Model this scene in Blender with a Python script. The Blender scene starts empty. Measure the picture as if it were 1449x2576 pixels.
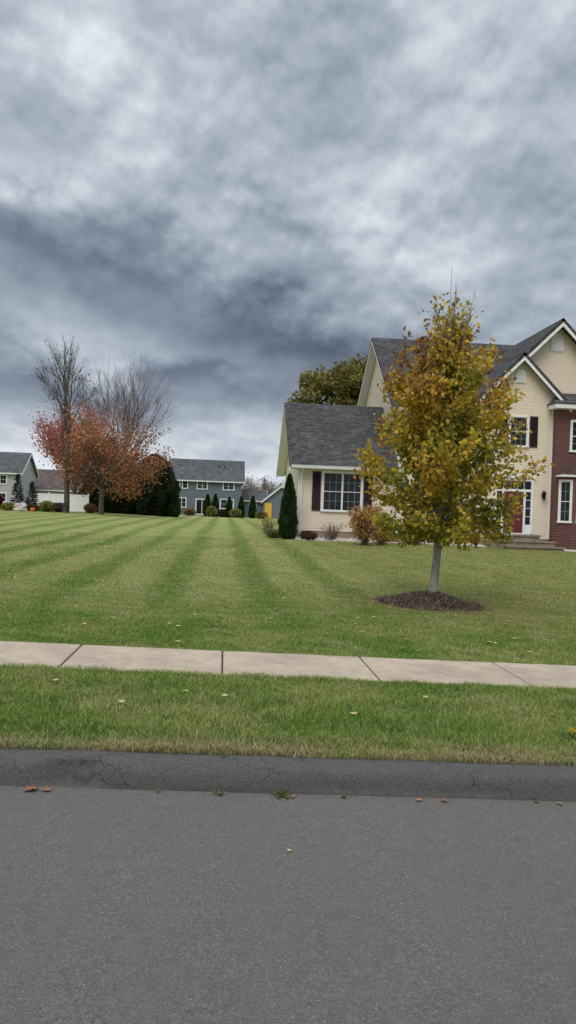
import bpy, math, random
import numpy as np
from mathutils import Vector, Matrix, noise as mnoise
random.seed(7)
scene=bpy.context.scene
COL=scene.collection
PI=math.pi

def sm(a,b,x):
    t=np.clip((np.asarray(x,dtype=float)-a)/(b-a),0,1)
    return t*t*(3-2*t)
def gz(X,Y):
    """terrain height of the lawn"""
    X=np.asarray(X,dtype=float);Y=np.asarray(Y,dtype=float)
    z=0.15-0.021*np.clip(X,-12,12)*(1-sm(10,32,Y))
    z=z+0.05*sm(8,30,Y)+0.15*sm(28,45,Y)+0.10*sm(33.8,35.8,Y)*sm(2,3.5,X)*(1-sm(48,60,Y))
    z=z+0.30*sm(0,13,-X)*sm(30,70,Y)
    return z
def rz(X): return -0.021*np.clip(np.asarray(X,dtype=float),-12,12)

# ---------------------------------------------------------------- nodes
class NT:
    def __init__(s,nt): s.nt=nt
    def n(s,typ,ins=None,**at):
        nd=s.nt.nodes.new(typ)
        for k,v in at.items(): setattr(nd,k,v)
        for k,v in (ins or {}).items():
            sk=nd.inputs[k]
            if isinstance(v,bpy.types.NodeSocket): s.nt.links.new(v,sk)
            else: sk.default_value=v
        return nd
    def m(s,op,a,b=None,c=None,clamp=False):
        ins={0:a}
        if b is not None: ins[1]=b
        if c is not None: ins[2]=c
        return s.n('ShaderNodeMath',ins,operation=op,use_clamp=clamp).outputs[0]
    def mix(s,f,a,b,blend='MIX'):
        nd=s.nt.nodes.new('ShaderNodeMix'); nd.data_type='RGBA'; nd.blend_type=blend
        for i,v in ((0,f),(6,a),(7,b)):
            if isinstance(v,bpy.types.NodeSocket): s.nt.links.new(v,nd.inputs[i])
            else: nd.inputs[i].default_value=(v if i==0 else (tuple(v)+(1,))[:4])
        return nd.outputs[2]
    def sm(s,x,a,b,lo=0.,hi=1.):
        return s.n('ShaderNodeMapRange',{0:x,1:a,2:b,3:lo,4:hi},interpolation_type='SMOOTHSTEP').outputs[0]
    def noise(s,vec,scale,detail=3,rough=.5,dist=0.):
        ins={'Scale':scale,'Detail':detail,'Roughness':rough,'Distortion':dist}
        if vec is not None: ins['Vector']=vec
        return s.n('ShaderNodeTexNoise',ins).outputs[0]
    def vadd(s,a,b): return s.n('ShaderNodeVectorMath',{0:a,1:b},operation='ADD').outputs[0]
    def ramp(s,f,stops,interp='LINEAR'):
        nd=s.n('ShaderNodeValToRGB',{0:f}); cr=nd.color_ramp; cr.interpolation=interp
        while len(cr.elements)<len(stops): cr.elements.new(.5)
        for e,(p,c) in zip(cr.elements,stops):
            e.position=p; e.color=(tuple(c)+(1,))[:4] if not isinstance(c,(int,float)) else (c,c,c,1)
        return nd.outputs[0]
    def bump(s,h,strength,dist):
        return s.n('ShaderNodeBump',{'Height':h,'Strength':strength,'Distance':dist}).outputs[0]

def newmat(name):
    m=bpy.data.materials.new(name); m.use_nodes=True
    nt=m.node_tree; nt.nodes.clear(); w=NT(nt)
    w.bsdf=w.n('ShaderNodeBsdfPrincipled'); w.out=w.n('ShaderNodeOutputMaterial',{0:w.bsdf.outputs[0]})
    w.tc=w.n('ShaderNodeTexCoord'); w.pos=w.n('ShaderNodeNewGeometry').outputs['Position']
    return m,w
def setp(w,color=None,rough=None,normal=None,spec=None,metal=None):
    for k,v in (('Base Color',color),('Roughness',rough),('Normal',normal),('Specular IOR Level',spec),('Metallic',metal)):
        if v is None: continue
        if isinstance(v,bpy.types.NodeSocket): w.nt.links.new(v,w.bsdf.inputs[k])
        else: w.bsdf.inputs[k].default_value=(tuple(v)+(1,))[:4] if k=='Base Color' else v

def mat_plain(name,c,rough=.6,var=.12,scale=3.,bump=.0,bscale=60,metal=0.,spec=.4):
    m,w=newmat(name)
    n=w.noise(w.pos,scale,5,.6)
    c2=tuple(x*(1-var*1.6) for x in c); c3=tuple(min(1,x*(1+var)) for x in c)
    col=w.ramp(n,[(.3,c2),(.7,c3)])
    nb=None
    if bump: nb=w.bump(w.noise(w.pos,bscale,3),bump,.02)
    setp(w,col,rough,nb,spec,metal)
    return m

def mat_siding(name,c,row=.115):
    m,w=newmat(name)
    uv=w.tc.outputs['UV']; v=w.n('ShaderNodeSeparateXYZ',{0:uv}).outputs[1]
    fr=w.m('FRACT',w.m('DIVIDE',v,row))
    lap_shade=w.sm(fr,.84,.95)
    n=w.noise(w.pos,1.3,5,.6); n2=w.noise(w.pos,14,3)
    base=w.ramp(n,[(.3,tuple(x*.93 for x in c)),(.7,c)])
    base=w.mix(w.m('MULTIPLY',n2,.12),base,tuple(x*.75 for x in c))
    col=w.mix(w.m('MULTIPLY',lap_shade,.6),base,tuple(x*.35 for x in c))  # shadow line under each lapped board, painted into the siding colour
    h=w.m('SUBTRACT',1.,fr)
    setp(w,col,.55,w.bump(h,.6,.02),.3)
    return m
def mat_shingle(name,c,row=.15):
    m,w=newmat(name)
    uv=w.tc.outputs['UV']
    b=w.n('ShaderNodeTexBrick',{'Vector':uv,'Color1':(*[x*.55 for x in c],1),'Color2':(*[x*1.5 for x in c],1),'Mortar':(*[x*.3 for x in c],1),
        'Scale':1.,'Mortar Size':.014,'Mortar Smooth':.3,'Bias':0.,'Brick Width':.34,'Row Height':row})
    b.offset=.37; b.squash=.8; b.squash_frequency=3
    n=w.noise(w.pos,.45,5,.65); n2=w.noise(w.pos,5,4,.7)
    col=w.mix(w.sm(n,.35,.7,0.,.6),b.outputs[0],tuple(x*.5 for x in c))
    col=w.mix(w.sm(n2,.4,.7,0.,.45),col,tuple(x*1.45 for x in c))
    v=w.n('ShaderNodeSeparateXYZ',{0:uv}).outputs[1]
    fr=w.m('FRACT',w.m('DIVIDE',v,row))
    h=w.m('SUBTRACT',w.m('MULTIPLY',b.outputs[1],-.5),fr)
    setp(w,col,.9,w.bump(h,.5,.02),.15)
    return m
def mat_brick(name):
    m,w=newmat(name)
    b=w.n('ShaderNodeTexBrick',{'Vector':w.tc.outputs['UV'],'Color1':(.145,.036,.033,1),'Color2':(.075,.018,.020,1),'Mortar':(.28,.21,.20,1),
        'Scale':1.,'Mortar Size':.010,'Mortar Smooth':.2,'Bias':-.1,'Brick Width':.21,'Row Height':.075})
    n=w.noise(w.pos,6,4)
    col=w.mix(w.m('MULTIPLY',n,.5),b.outputs[0],(.10,.035,.035))
    setp(w,col,.8,w.bump(b.outputs[1],-.5,.01),.2)
    return m
def mat_glass(name):
    m,w=newmat(name)
    n=w.noise(w.pos,1.2,2)
    setp(w,w.ramp(n,[(.35,(.006,.009,.010)),(.65,(.022,.027,.031))]),.06,w.bump(w.noise(w.pos,1.5,1),.05,.05),.22)
    return m
def mat_leaf():
    m,w=newmat('foliage')
    at=w.n('ShaderNodeAttribute',attribute_name='Col')
    n=w.noise(w.pos,30,2)
    col=w.mix(w.m('MULTIPLY',n,.2),at.outputs[0],(.02,.02,.005))
    setp(w,col,.55,None,.25)
    tr=w.n('ShaderNodeBsdfTranslucent',{0:col})
    ms=w.n('ShaderNodeMixShader',{0:.34,1:w.bsdf.outputs[0],2:tr.outputs[0]})
    w.nt.links.new(ms.outputs[0],w.out.inputs[0])
    return m
def mat_bark(name,c,sc=8):
    m,w=newmat(name)
    mp=w.n('ShaderNodeMapping',{0:w.pos,3:(1,1,.25)}).outputs[0]
    n=w.noise(mp,sc*4,6,.7); n2=w.noise(w.pos,sc*.6,4)
    col=w.ramp(n,[(.3,tuple(x*.45 for x in c)),(.65,tuple(x*1.25 for x in c))])
    col=w.mix(w.sm(n2,.5,.7,0,.4),col,tuple(x*.5 for x in c))
    setp(w,col,.9,w.bump(n,.8,.01),.1)
    return m
TREE=(3.69,13.24)
MUL=(3.60,13.20)
def lawn_color(w):
    P=w.pos; sp=w.n('ShaderNodeSeparateXYZ',{0:P}); X,Y=sp.outputs[0],sp.outputs[1]
    wob=w.noise(P,.16,2)
    e=w.noise(P,2.5,4,.6)
    ph=w.m('DIVIDE',w.m('ADD',w.m('SUBTRACT',X,.7),w.m('ADD',w.m('MULTIPLY',w.m('SUBTRACT',wob,.5),.7),w.m('MULTIPLY',w.m('SUBTRACT',e,.5),.7))),1.67)
    s=w.m('COSINE',w.m('MULTIPLY',ph,2*PI))
    sd=w.sm(s,-.30,.95)
    mask=w.m('MULTIPLY',w.sm(Y,9.5,15.),w.sm(X,2.0,5.5,1.,.22))
    mask=w.m('MULTIPLY',mask,w.sm(w.noise(P,.3,3),.3,.6,.55,1.))
    light=(.375,.435,.150); dark=(.155,.255,.046)
    big=w.noise(P,.5,5,.65)
    lt=w.mix(w.sm(big,.35,.7),light,(.46,.44,.20))
    c=w.mix(w.m('MULTIPLY',sd,.82),lt,dark)
    c=w.mix(mask,w.mix(w.sm(w.noise(P,.9,4,.6),.36,.66),(.155,.27,.045),(.32,.37,.11)),c)
    br=w.m('MULTIPLY',w.sm(X,1.,5.),w.sm(big,.3,.65,.2,.65))
    br=w.m('MULTIPLY',br,w.sm(Y,8.5,12.))
    c=w.mix(br,c,(.37,.33,.125))
    d=w.m('MULTIPLY',w.sm(w.noise(P,1.7,6,.7),.50,.68),.62)
    c=w.mix(d,c,(.50,.46,.24))
    k=w.m('MULTIPLY',w.sm(Y,4.74,5.08,1.,0.),w.sm(w.noise(P,2.2,3),.3,.6,.3,.9))
    c=w.mix(k,c,(.42,.34,.19))
    ex=w.m('SUBTRACT',X,MUL[0]);ey=w.m('SUBTRACT',Y,MUL[1])
    rr=w.m('SQRT',w.m('ADD',w.m('MULTIPLY',ex,ex),w.m('MULTIPLY',ey,ey)))
    rr=w.m('ADD',rr,w.m('MULTIPLY',w.m('SUBTRACT',e,.5),.9))
    c=w.mix(w.sm(rr,.74,1.45,.85,0.),c,(.29,.22,.12))
    f=w.noise(P,22,4,.7)
    c=w.mix(w.sm(f,.35,.7,.0,.35),c,(.08,.13,.025))
    return c,X,Y

def mat_lawn():
    m,w=newmat('lawn_turf')
    c,X,Y=lawn_color(w)
    f=w.noise(w.pos,55,5,.75); g=w.noise(w.pos,9,4,.7)
    c2=w.mix(w.sm(f,.3,.65,.35,0.),c,(.03,.045,.01))
    c2=w.mix(w.sm(g,.4,.7,0.,.2),c2,(.38,.37,.17))
    setp(w,c2,.95,w.bump(w.m('ADD',f,g),.9,.05),.05)
    return m
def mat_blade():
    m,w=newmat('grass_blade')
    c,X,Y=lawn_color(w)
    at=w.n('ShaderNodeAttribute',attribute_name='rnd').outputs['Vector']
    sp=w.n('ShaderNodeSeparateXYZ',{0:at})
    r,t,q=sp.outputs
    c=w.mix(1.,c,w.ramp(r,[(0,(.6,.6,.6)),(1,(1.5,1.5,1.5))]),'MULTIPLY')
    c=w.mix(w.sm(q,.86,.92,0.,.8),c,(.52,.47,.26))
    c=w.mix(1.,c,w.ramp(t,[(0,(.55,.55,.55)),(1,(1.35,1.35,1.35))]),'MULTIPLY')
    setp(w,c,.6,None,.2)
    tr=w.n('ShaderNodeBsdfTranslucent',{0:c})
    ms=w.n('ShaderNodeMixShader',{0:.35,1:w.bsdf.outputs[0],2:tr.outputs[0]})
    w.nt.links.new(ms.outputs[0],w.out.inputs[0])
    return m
def mat_asphalt(name,base,kerb=False):
    m,w=newmat(name); P=w.pos
    n=w.noise(P,120,5,.85); n2=w.noise(P,50,3,.7); b=w.noise(P,.9,5,.6); md=w.noise(P,12,4,.6)
    col=w.ramp(n,[(.32,tuple(x*.32 for x in base)),(.5,base),(.70,tuple(x*2.1 for x in base))])
    col=w.mix(w.sm(n2,.35,.7,0.,.4),col,tuple(x*.55 for x in base))
    col=w.mix(w.sm(b,.3,.7,0.,.28),col,tuple(x*.75 for x in base))
    col=w.mix(w.sm(md,.4,.75,0.,.22),col,tuple(x*1.4 for x in base))
    vo=w.n('ShaderNodeTexVoronoi',{'Vector':P,'Scale':115.}); 
    rc=w.n('ShaderNodeSeparateColor',{0:vo.outputs[1]}).outputs[0]
    sp=w.m('MULTIPLY',w.sm(vo.outputs[0],.2,.42,1.,0.),w.sm(rc,.92,.995))
    col=w.mix(w.m('MULTIPLY',sp,.15 if kerb else .6),col,(.58,.56,.52))
    h=w.m('ADD',w.m('MULTIPLY',n,1.),w.m('MULTIPLY',n2,.6))
    if kerb:
        wv=w.vadd(P,w.n('ShaderNodeVectorMath',{0:w.n('ShaderNodeTexNoise',{'Vector':P,'Scale':5.,'Detail':5.}).outputs[1],3:.22},operation='SCALE').outputs[0])
        mp=w.n('ShaderNodeMapping',{0:wv,3:(.7,3.6,2.)}).outputs[0]
        v2=w.n('ShaderNodeTexVoronoi',{'Vector':mp,'Scale':2.1},feature='DISTANCE_TO_EDGE').outputs[0]
        cr=w.m('MULTIPLY',w.sm(v2,.002,.008,1.,0.),w.sm(w.noise(P,1.4,3),.46,.56))
        col=w.mix(w.m('MULTIPLY',cr,.7),col,(.02,.02,.02))
        h=w.m('SUBTRACT',h,w.m('MULTIPLY',cr,2.))
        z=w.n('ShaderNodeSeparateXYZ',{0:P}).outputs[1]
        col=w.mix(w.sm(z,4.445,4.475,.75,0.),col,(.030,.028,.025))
    setp(w,col,.9,w.bump(h,.6 if kerb else .9,.006),.2)
    return m
def mat_concrete(name,c):
    m,w=newmat(name); P=w.pos
    a=w.noise(P,1.6,6,.7); b=w.noise(P,130,4,.8); d=w.noise(P,5,6,.75)
    col=w.ramp(a,[(.3,tuple(x*.68 for x in c)),(.7,tuple(x*1.18 for x in c))])
    col=w.mix(w.sm(d,.42,.72,0.,.6),col,tuple(x*.58 for x in c))
    col=w.mix(w.sm(b,.35,.7,0.,.45),col,tuple(x*.5 for x in c))
    vo=w.n('ShaderNodeTexVoronoi',{'Vector':P,'Scale':40.})
    rc=w.n('ShaderNodeSeparateColor',{0:vo.outputs[1]}).outputs[0]
    col=w.mix(w.m('MULTIPLY',w.sm(vo.outputs[0],.2,.35,.6,0.),w.sm(rc,.93,.94)),col,(.12,.09,.07))
    setp(w,col,.85,w.bump(b,.35,.004),.2)
    return m

M_LEAF=mat_leaf()
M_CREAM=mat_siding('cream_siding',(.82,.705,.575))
M_TAN=mat_plain('concrete_foundation',(.35,.255,.20),.9,.15,2)
M_WHITE=mat_plain('white_trim',(.84,.85,.86),.45,.05,4)
M_MUNT=mat_plain('window_grille_white',(.42,.43,.44),.45,.05,4)
M_ROOF=mat_shingle('asphalt_shingles',(.082,.083,.086))
M_ROOF2=mat_shingle('grey_shingles',(.110,.115,.122),.2)
M_ROOF3=mat_shingle('brown_shingles',(.13,.105,.10),.2)
M_BRICK=mat_brick('red_brick')
M_GLASS=mat_glass('window_glass')
M_SHUT=mat_plain('burgundy_shutter_paint',(.032,.008,.016),.45,.15,5)
M_DOOR=mat_plain('dark_red_door_paint',(.15,.022,.036),.35,.06,3)
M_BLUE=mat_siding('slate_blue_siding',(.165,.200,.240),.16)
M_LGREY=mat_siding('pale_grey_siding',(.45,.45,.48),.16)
M_YEL=mat_plain('yellow_door_paint',(.78,.50,.07),.5,.06,3)
M_COPPER=mat_plain('weathered_copper',(.095,.06,.055),.5,.25,5,metal=.3)
M_STEP=mat_concrete('step_concrete',(.33,.28,.22))
M_BLACK=mat_plain('black_metal',(.015,.015,.016),.4,.1,5)
M_BRASS=mat_plain('brass_handle',(.5,.42,.3),.3,.1,5,metal=.8)
M_BARKF=mat_bark('pale_grey_bark',(.33,.31,.28),9)
M_BARKD=mat_bark('dark_bark',(.12,.10,.09),3)
M_BARKR=mat_bark('reddish_twig_bark',(.22,.18,.175),3)
M_STONE=mat_plain('pale_stone',(.55,.51,.48),.85,.25,6,.4,30)
M_JOINT=mat_plain('joint_dirt',(.05,.045,.03),.95,.3,20)

# ---------------------------------------------------------------- mesh helpers
def link(o,parent=None):
    COL.objects.link(o)
    if parent is not None: o.parent=parent
    return o
def tag(o,label,cat,group=None,kind=None):
    o['label']=label; o['category']=cat
    if group: o['group']=group
    if kind: o['kind']=kind
    return o
def empty(name,loc):
    o=bpy.data.objects.new(name,None); o.location=loc; o.empty_display_size=.3
    return link(o)
class MB:
    def __init__(s,B=(0,0,0)): s.v=[];s.f=[];s.m=[];s.B=Vector(B)
    def poly(s,pts,mi=0):
        i=len(s.v); s.v+= [Vector(p)-s.B for p in pts]; s.f.append(list(range(i,i+len(pts)))); s.m.append(mi)
    def prism(s,pts,off,mi=0):
        pts=[Vector(p) for p in pts]; off=Vector(off); q=[p+off for p in pts]; n=len(pts)
        i=len(s.v); s.v+=[p-s.B for p in pts+q]
        s.f.append(list(range(i,i+n))[::-1]); s.f.append(list(range(i+n,i+2*n)))
        for k in range(n): s.f.append([i+k,i+(k+1)%n,i+n+(k+1)%n,i+n+k])
        s.m+=[mi]*(n+2)
    def box(s,x0,x1,y0,y1,z0,z1,mi=0):
        s.prism([(x0,y0,z0),(x1,y0,z0),(x1,y1,z0),(x0,y1,z0)],(0,0,z1-z0),mi)
    def obox(s,p0,ex,n,a0,a1,b0,b1,z0,z1,mi=0):
        p0=Vector(p0);ex=Vector(ex);n=Vector(n)
        f=lambda a,b:p0+ex*a+n*b+Vector((0,0,z0))
        s.prism([f(a0,b0),f(a1,b0),f(a1,b1),f(a0,b1)],(0,0,z1-z0),mi)
    def beam(s,p,q,w,h,mi=0):
        p=Vector(p);q=Vector(q);d=(q-p); sd=d.cross(Vector((0,0,1))).normalized()*w/2
        u=Vector((0,0,h)); s.prism([p-sd,p+sd,p+sd+u,p-sd+u],d,mi)
    def cyl(s,c,r0,r1,h,n=12,mi=0):
        c=Vector(c);i=len(s.v)
        for k in range(n):
            a=2*PI*k/n; s.v.append(c+Vector((r0*math.cos(a),r0*math.sin(a),0))-s.B)
        for k in range(n):
            a=2*PI*k/n; s.v.append(c+Vector((r1*math.cos(a),r1*math.sin(a),h))-s.B)
        s.f.append(list(range(i,i+n))[::-1]); s.f.append(list(range(i+n,i+2*n)))
        for k in range(n): s.f.append([i+k,i+(k+1)%n,i+n+(k+1)%n,i+n+k])
        s.m+=[mi]*(n+2)
    def build(s,name,mats,parent=None,smooth=False):
        me=bpy.data.meshes.new(name); me.from_pydata([tuple(v) for v in s.v],[],s.f)
        for mt in mats: me.materials.append(mt)
        me.polygons.foreach_set('material_index',s.m)
        uv=me.uv_layers.new(name='UVMap')
        Z=Vector((0,0,1))
        for p in me.polygons:
            n=p.normal
            t=Vector((1,0,0)) if abs(n.z)>.999 else Z.cross(n).normalized()
            b=n.cross(t)
            if b.z<0: b=-b
            for li in p.loop_indices:
                co=me.vertices[me.loops[li].vertex_index].co+s.B
                uv.data[li].uv=(co.dot(t),co.dot(b))
        if smooth: me.shade_smooth()
        o=bpy.data.objects.new(name,me)
        if parent is None: o.location=s.B
        return link(o,parent)

def np_mesh(name,V,Q,mats,col=None,parent=None,loc=None,attr=None,smooth=False,mi=None):
    V=np.asarray(V,dtype=np.float32);Q=np.asarray(Q,dtype=np.int32)
    me=bpy.data.meshes.new(name); k=Q.shape[1]
    me.vertices.add(len(V)); me.vertices.foreach_set('co',V.ravel())
    me.loops.add(Q.size); me.loops.foreach_set('vertex_index',Q.ravel())
    me.polygons.add(len(Q)); me.polygons.foreach_set('loop_start',np.arange(0,Q.size,k,dtype=np.int32))
    me.polygons.foreach_set('loop_total',np.full(len(Q),k,dtype=np.int32))
    for mt in mats: me.materials.append(mt)
    if mi is not None: me.polygons.foreach_set('material_index',np.asarray(mi,dtype=np.int32))
    me.update(calc_edges=True)
    if col is not None:
        a=me.attributes.new('Col','FLOAT_COLOR','POINT'); c=np.ones((len(V),4),dtype=np.float32); c[:,:3]=col; a.data.foreach_set('color',c.ravel())
    if attr is not None:
        a=me.attributes.new('rnd','FLOAT_VECTOR','POINT'); a.data.foreach_set('vector',np.asarray(attr,dtype=np.float32).ravel())
    if smooth: me.shade_smooth()
    o=bpy.data.objects.new(name,me)
    if loc is not None: o.location=loc
    return link(o,parent)

def nrm(a): return a/np.maximum(np.linalg.norm(a,axis=-1,keepdims=True),1e-9)
LEAF=np.array([(0,0,0),(-.42,.28,.10),(-.33,.72,.07),(0,1.08,-.06),(.33,.72,.07),(.42,.28,.10)])
def leaf_geo(pos,size,cols,rng,bias=(0,0,-.4),spread=1.,jit=.18,aspect=1.):
    pos=np.asarray(pos);N=len(pos)
    bias=np.asarray(bias,dtype=float)
    d=nrm(rng.normal(0,spread,(N,3))+bias)
    r=nrm(np.cross(d,rng.normal(0,1,(N,3)))); n=np.cross(r,d)
    L=LEAF
    V=pos[:,None,:]+np.asarray(size)[:,None,None]*(aspect*L[None,:,0,None]*r[:,None,:]+L[None,:,1,None]*d[:,None,:]+L[None,:,2,None]*n[:,None,:])
    b=(np.arange(N)*6)[:,None]
    Q=np.concatenate([b+np.array([[0,3,2,1]]),b+np.array([[0,5,4,3]])])
    c=np.asarray(cols)*(1+rng.uniform(-jit,jit,(N,1)))
    return V.reshape(-1,3),Q,np.repeat(c,6,axis=0)
def join_geo(parts):
    V=[];Q=[];Cc=[];n=0
    for v,q,c in parts: V.append(v);Q.append(q+n);Cc.append(c);n+=len(v)
    return np.concatenate(V),np.concatenate(Q),np.concatenate(Cc)
class Tubes:
    def __init__(s): s.v=[];s.q=[];s.n=0
    def add(s,pts,rad,k=5):
        pts=np.asarray(pts,dtype=float);rad=np.asarray(rad,dtype=float)
        T=nrm(np.gradient(pts,axis=0)); ref=np.array([.31,.93,.17]) if abs(T[0,2])>.5 else np.array([.1,.2,.97])
        A=nrm(np.cross(T,ref));B=np.cross(T,A)
        a=np.linspace(0,2*PI,k,endpoint=False)
        R=pts[:,None]+rad[:,None,None]*(np.cos(a)[None,:,None]*A[:,None]+np.sin(a)[None,:,None]*B[:,None])
        m=len(pts); i=np.arange(m-1)[:,None]*k; j=np.arange(k)[None];j2=(j+1)%k
        q=np.stack([i+j,i+j2,i+k+j2,i+k+j],-1).reshape(-1,4)+s.n
        s.v.append(R.reshape(-1,3));s.q.append(q);s.n+=m*k
    def geo(s): return np.concatenate(s.v),np.concatenate(s.q)

def cnoise(P,sc,seed=0):
    return np.array([mnoise.noise(Vector((p[0]*sc+seed,p[1]*sc,p[2]*sc))) for p in P])

# ---------------------------------------------------------------- camera
cam=bpy.data.cameras.new('camera'); co=bpy.data.objects.new('camera',cam); link(co)
cam.sensor_fit='VERTICAL'; cam.sensor_height=24; cam.lens=24*1936/2576; cam.clip_start=.05; cam.clip_end=3000
yaw,pitch,roll=math.radians(4.7),math.radians(-.18),math.radians(2.1)
F=Vector((math.sin(yaw)*math.cos(pitch),math.cos(yaw)*math.cos(pitch),math.sin(pitch)))
R=Vector((math.cos(yaw),-math.sin(yaw),0)); U=R.cross(F)
R2=R*math.cos(roll)+U*math.sin(roll); U2=-R*math.sin(roll)+U*math.cos(roll)
mw=Matrix((R2,U2,-F)).transposed().to_4x4(); mw.translation=(0,0,1.65)
co.matrix_world=mw; scene.camera=co

# ---------------------------------------------------------------- sky and light
wd=bpy.data.worlds.new('World'); scene.world=wd; wd.use_nodes=True
nt=wd.node_tree; nt.nodes.clear(); w=NT(nt)
SUN_EL,SUN_AZ=50,205
ni=w.n('ShaderNodeTexSky',sky_type='NISHITA',sun_disc=False,sun_elevation=math.radians(SUN_EL),sun_rotation=math.radians(SUN_AZ))
bg1=w.n('ShaderNodeBackground',{0:ni.outputs[0],1:.07})
dirv=w.n('ShaderNodeTexCoord').outputs['Generated']
sp=w.n('ShaderNodeSeparateXYZ',{0:dirv}); dx,dy,dz=sp.outputs
az=w.m('MULTIPLY',w.m('ARCTAN2',dx,dy),57.2958)
el=w.m('MULTIPLY',w.m('ARCSINE',dz),57.2958)
zz=w.m('MAXIMUM',dz,0.)
g_=w.m('ADD',w.m('MULTIPLY',zz,1.05),w.m('MULTIPLY',w.m('LOGARITHM',w.m('ADD',w.m('MULTIPLY',zz,9.),1.),2.71828),.13))
pv=w.n('ShaderNodeCombineXYZ',{0:dx,1:w.m('MULTIPLY',dy,.35),2:g_}).outputs[0]
o1=w.vadd(pv,(3.3,9.1,1.)); o2=w.vadd(pv,(7.3,2.1,4.)); o3=w.vadd(pv,(1.7,5.4,8.2))
mid=w.noise(o1,4.2,7,.52)
n2=w.noise(o2,3.6,4,.5)
fine=w.noise(o3,11.,9,.57)
fine_b=w.noise(w.vadd(o3,(-.004,0.,.016)),11.,9,.57)
bA=w.m('ABSOLUTE',w.m('SUBTRACT',w.noise(w.vadd(pv,(4.7,1.1,2.2)),6.5,4,.48),.5))
bA2=w.m('ABSOLUTE',w.m('SUBTRACT',w.noise(w.vadd(pv,(4.7,1.1,2.220)),6.5,4,.48),.5))
bB=w.m('ABSOLUTE',w.m('SUBTRACT',w.noise(w.vadd(pv,(9.7,6.1,2.2)),15.,4,.5),.5))
puff=w.m('ADD',w.m('MULTIPLY',bA,1.),w.m('MULTIPLY',bB,.5))
azw=w.m('ADD',az,w.m('ADD',w.m('MULTIPLY',w.m('SUBTRACT',n2,.5),16.),w.m('MULTIPLY',w.m('SUBTRACT',fine,.5),5.)))
warp=w.m('ADD',w.m('ADD',w.m('MULTIPLY',w.m('SUBTRACT',mid,.5),8.),w.m('MULTIPLY',w.m('SUBTRACT',fine,.5),5.)),w.m('MULTIPLY',w.m('SUBTRACT',puff,.12),9.))
elw=w.m('ADD',el,w.m('MULTIPLY',warp,w.sm(el,1.,10.,.35,1.)))
L=w.ramp(w.m('DIVIDE',elw,90.,clamp=True),[(0,.82),(5.0/90,.70),(6.2/90,.42),(9/90,.33),(12/90,.33),(16/90,.39),(21/90,.47),(27/90,.54),(34/90,.60),(50/90,1.12),(1,1.7)])
def blob(L,a,e,sa,se,rot,amp):
    c,s=math.cos(math.radians(rot)),math.sin(math.radians(rot))
    A=w.m('SUBTRACT',azw,a);E=w.m('SUBTRACT',elw,e)
    p=w.m('DIVIDE',w.m('ADD',w.m('MULTIPLY',A,c),w.m('MULTIPLY',E,s)),sa)
    q=w.m('DIVIDE',w.m('SUBTRACT',w.m('MULTIPLY',E,c),w.m('MULTIPLY',A,s)),se)
    g=w.m('EXPONENT',w.m('MULTIPLY',w.m('ADD',w.m('MULTIPLY',p,p),w.m('MULTIPLY',q,q)),-1.))
    return w.m('MULTIPLY',L,w.m('ADD',1.,w.m('MULTIPLY',g,amp)))
for b in [(-3,15.6,15,2.8,-15,-.30),(5.5,12.2,8,2.2,-12,-.50),(-12,16.5,6,1.8,-8,-.28),(-10,12.0,6.5,1.5,-10,.50),(-14,8.6,7,1.3,0,-.30),
          (-2,8.2,9,1.3,-5,-.28),(14,8.5,5,2.0,0,.15),(18,14,6,5,0,.26),(14,22,6,4,20,.20),(-4,24,6,3,0,.10),(-9,31,4,2.5,0,.14),(-13,22,3.5,1.3,0,.22),
          (6,28,5,5,60,-.13),(-14,26,5,3,0,-.10),(22,31,6,4,0,.15),(2,20,7,1.6,-20,-.10),(-8,19,8,1.6,-10,-.10)]:
    L=blob(L,*b)
L=w.m('MULTIPLY',L,w.sm(mid,.28,.72,.87,1.13))
L=w.m('MULTIPLY',L,w.sm(fine,.25,.75,.88,1.12))
L=w.m('MULTIPLY',L,w.m('ADD',.91,w.m('MULTIPLY',puff,.75)))
sh=w.m('ADD',w.m('MULTIPLY',w.m('SUBTRACT',fine,fine_b),.85),w.m('MULTIPLY',w.m('SUBTRACT',bA2,bA),-.9))
L=w.m('MULTIPLY',L,w.m('ADD',1.,sh))
L=w.m('MAXIMUM',L,.06)
tint=w.ramp(L,[(.10,(.74,.94,1.32)),(.25,(.81,.96,1.23)),(.45,(.86,.985,1.15)),(.7,(.93,.99,1.08))])
ccol=w.mix(1.,tint,w.n('ShaderNodeCombineXYZ',{0:L,1:L,2:L}).outputs[0],'MULTIPLY')
bg2=w.n('ShaderNodeBackground',{0:ccol,1:1.})
ms=w.n('ShaderNodeMixShader',{0:.96,1:bg1.outputs[0],2:bg2.outputs[0]})
w.n('ShaderNodeOutputWorld',{0:ms.outputs[0]})
sl=bpy.data.lights.new('sun','SUN'); sl.energy=1.5; sl.angle=math.radians(34); sl.color=(1.,.92,.79)
so=bpy.data.objects.new('sun',sl); link(so)
a=math.radians(SUN_AZ); sd=Vector((math.sin(a)*math.cos(math.radians(SUN_EL)),math.cos(a)*math.cos(math.radians(SUN_EL)),math.sin(math.radians(SUN_EL))))
so.rotation_euler=sd.to_track_quat('Z','Y').to_euler()
scene.view_settings.view_transform='Standard'; scene.view_settings.look='None'; scene.view_settings.exposure=0

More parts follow.
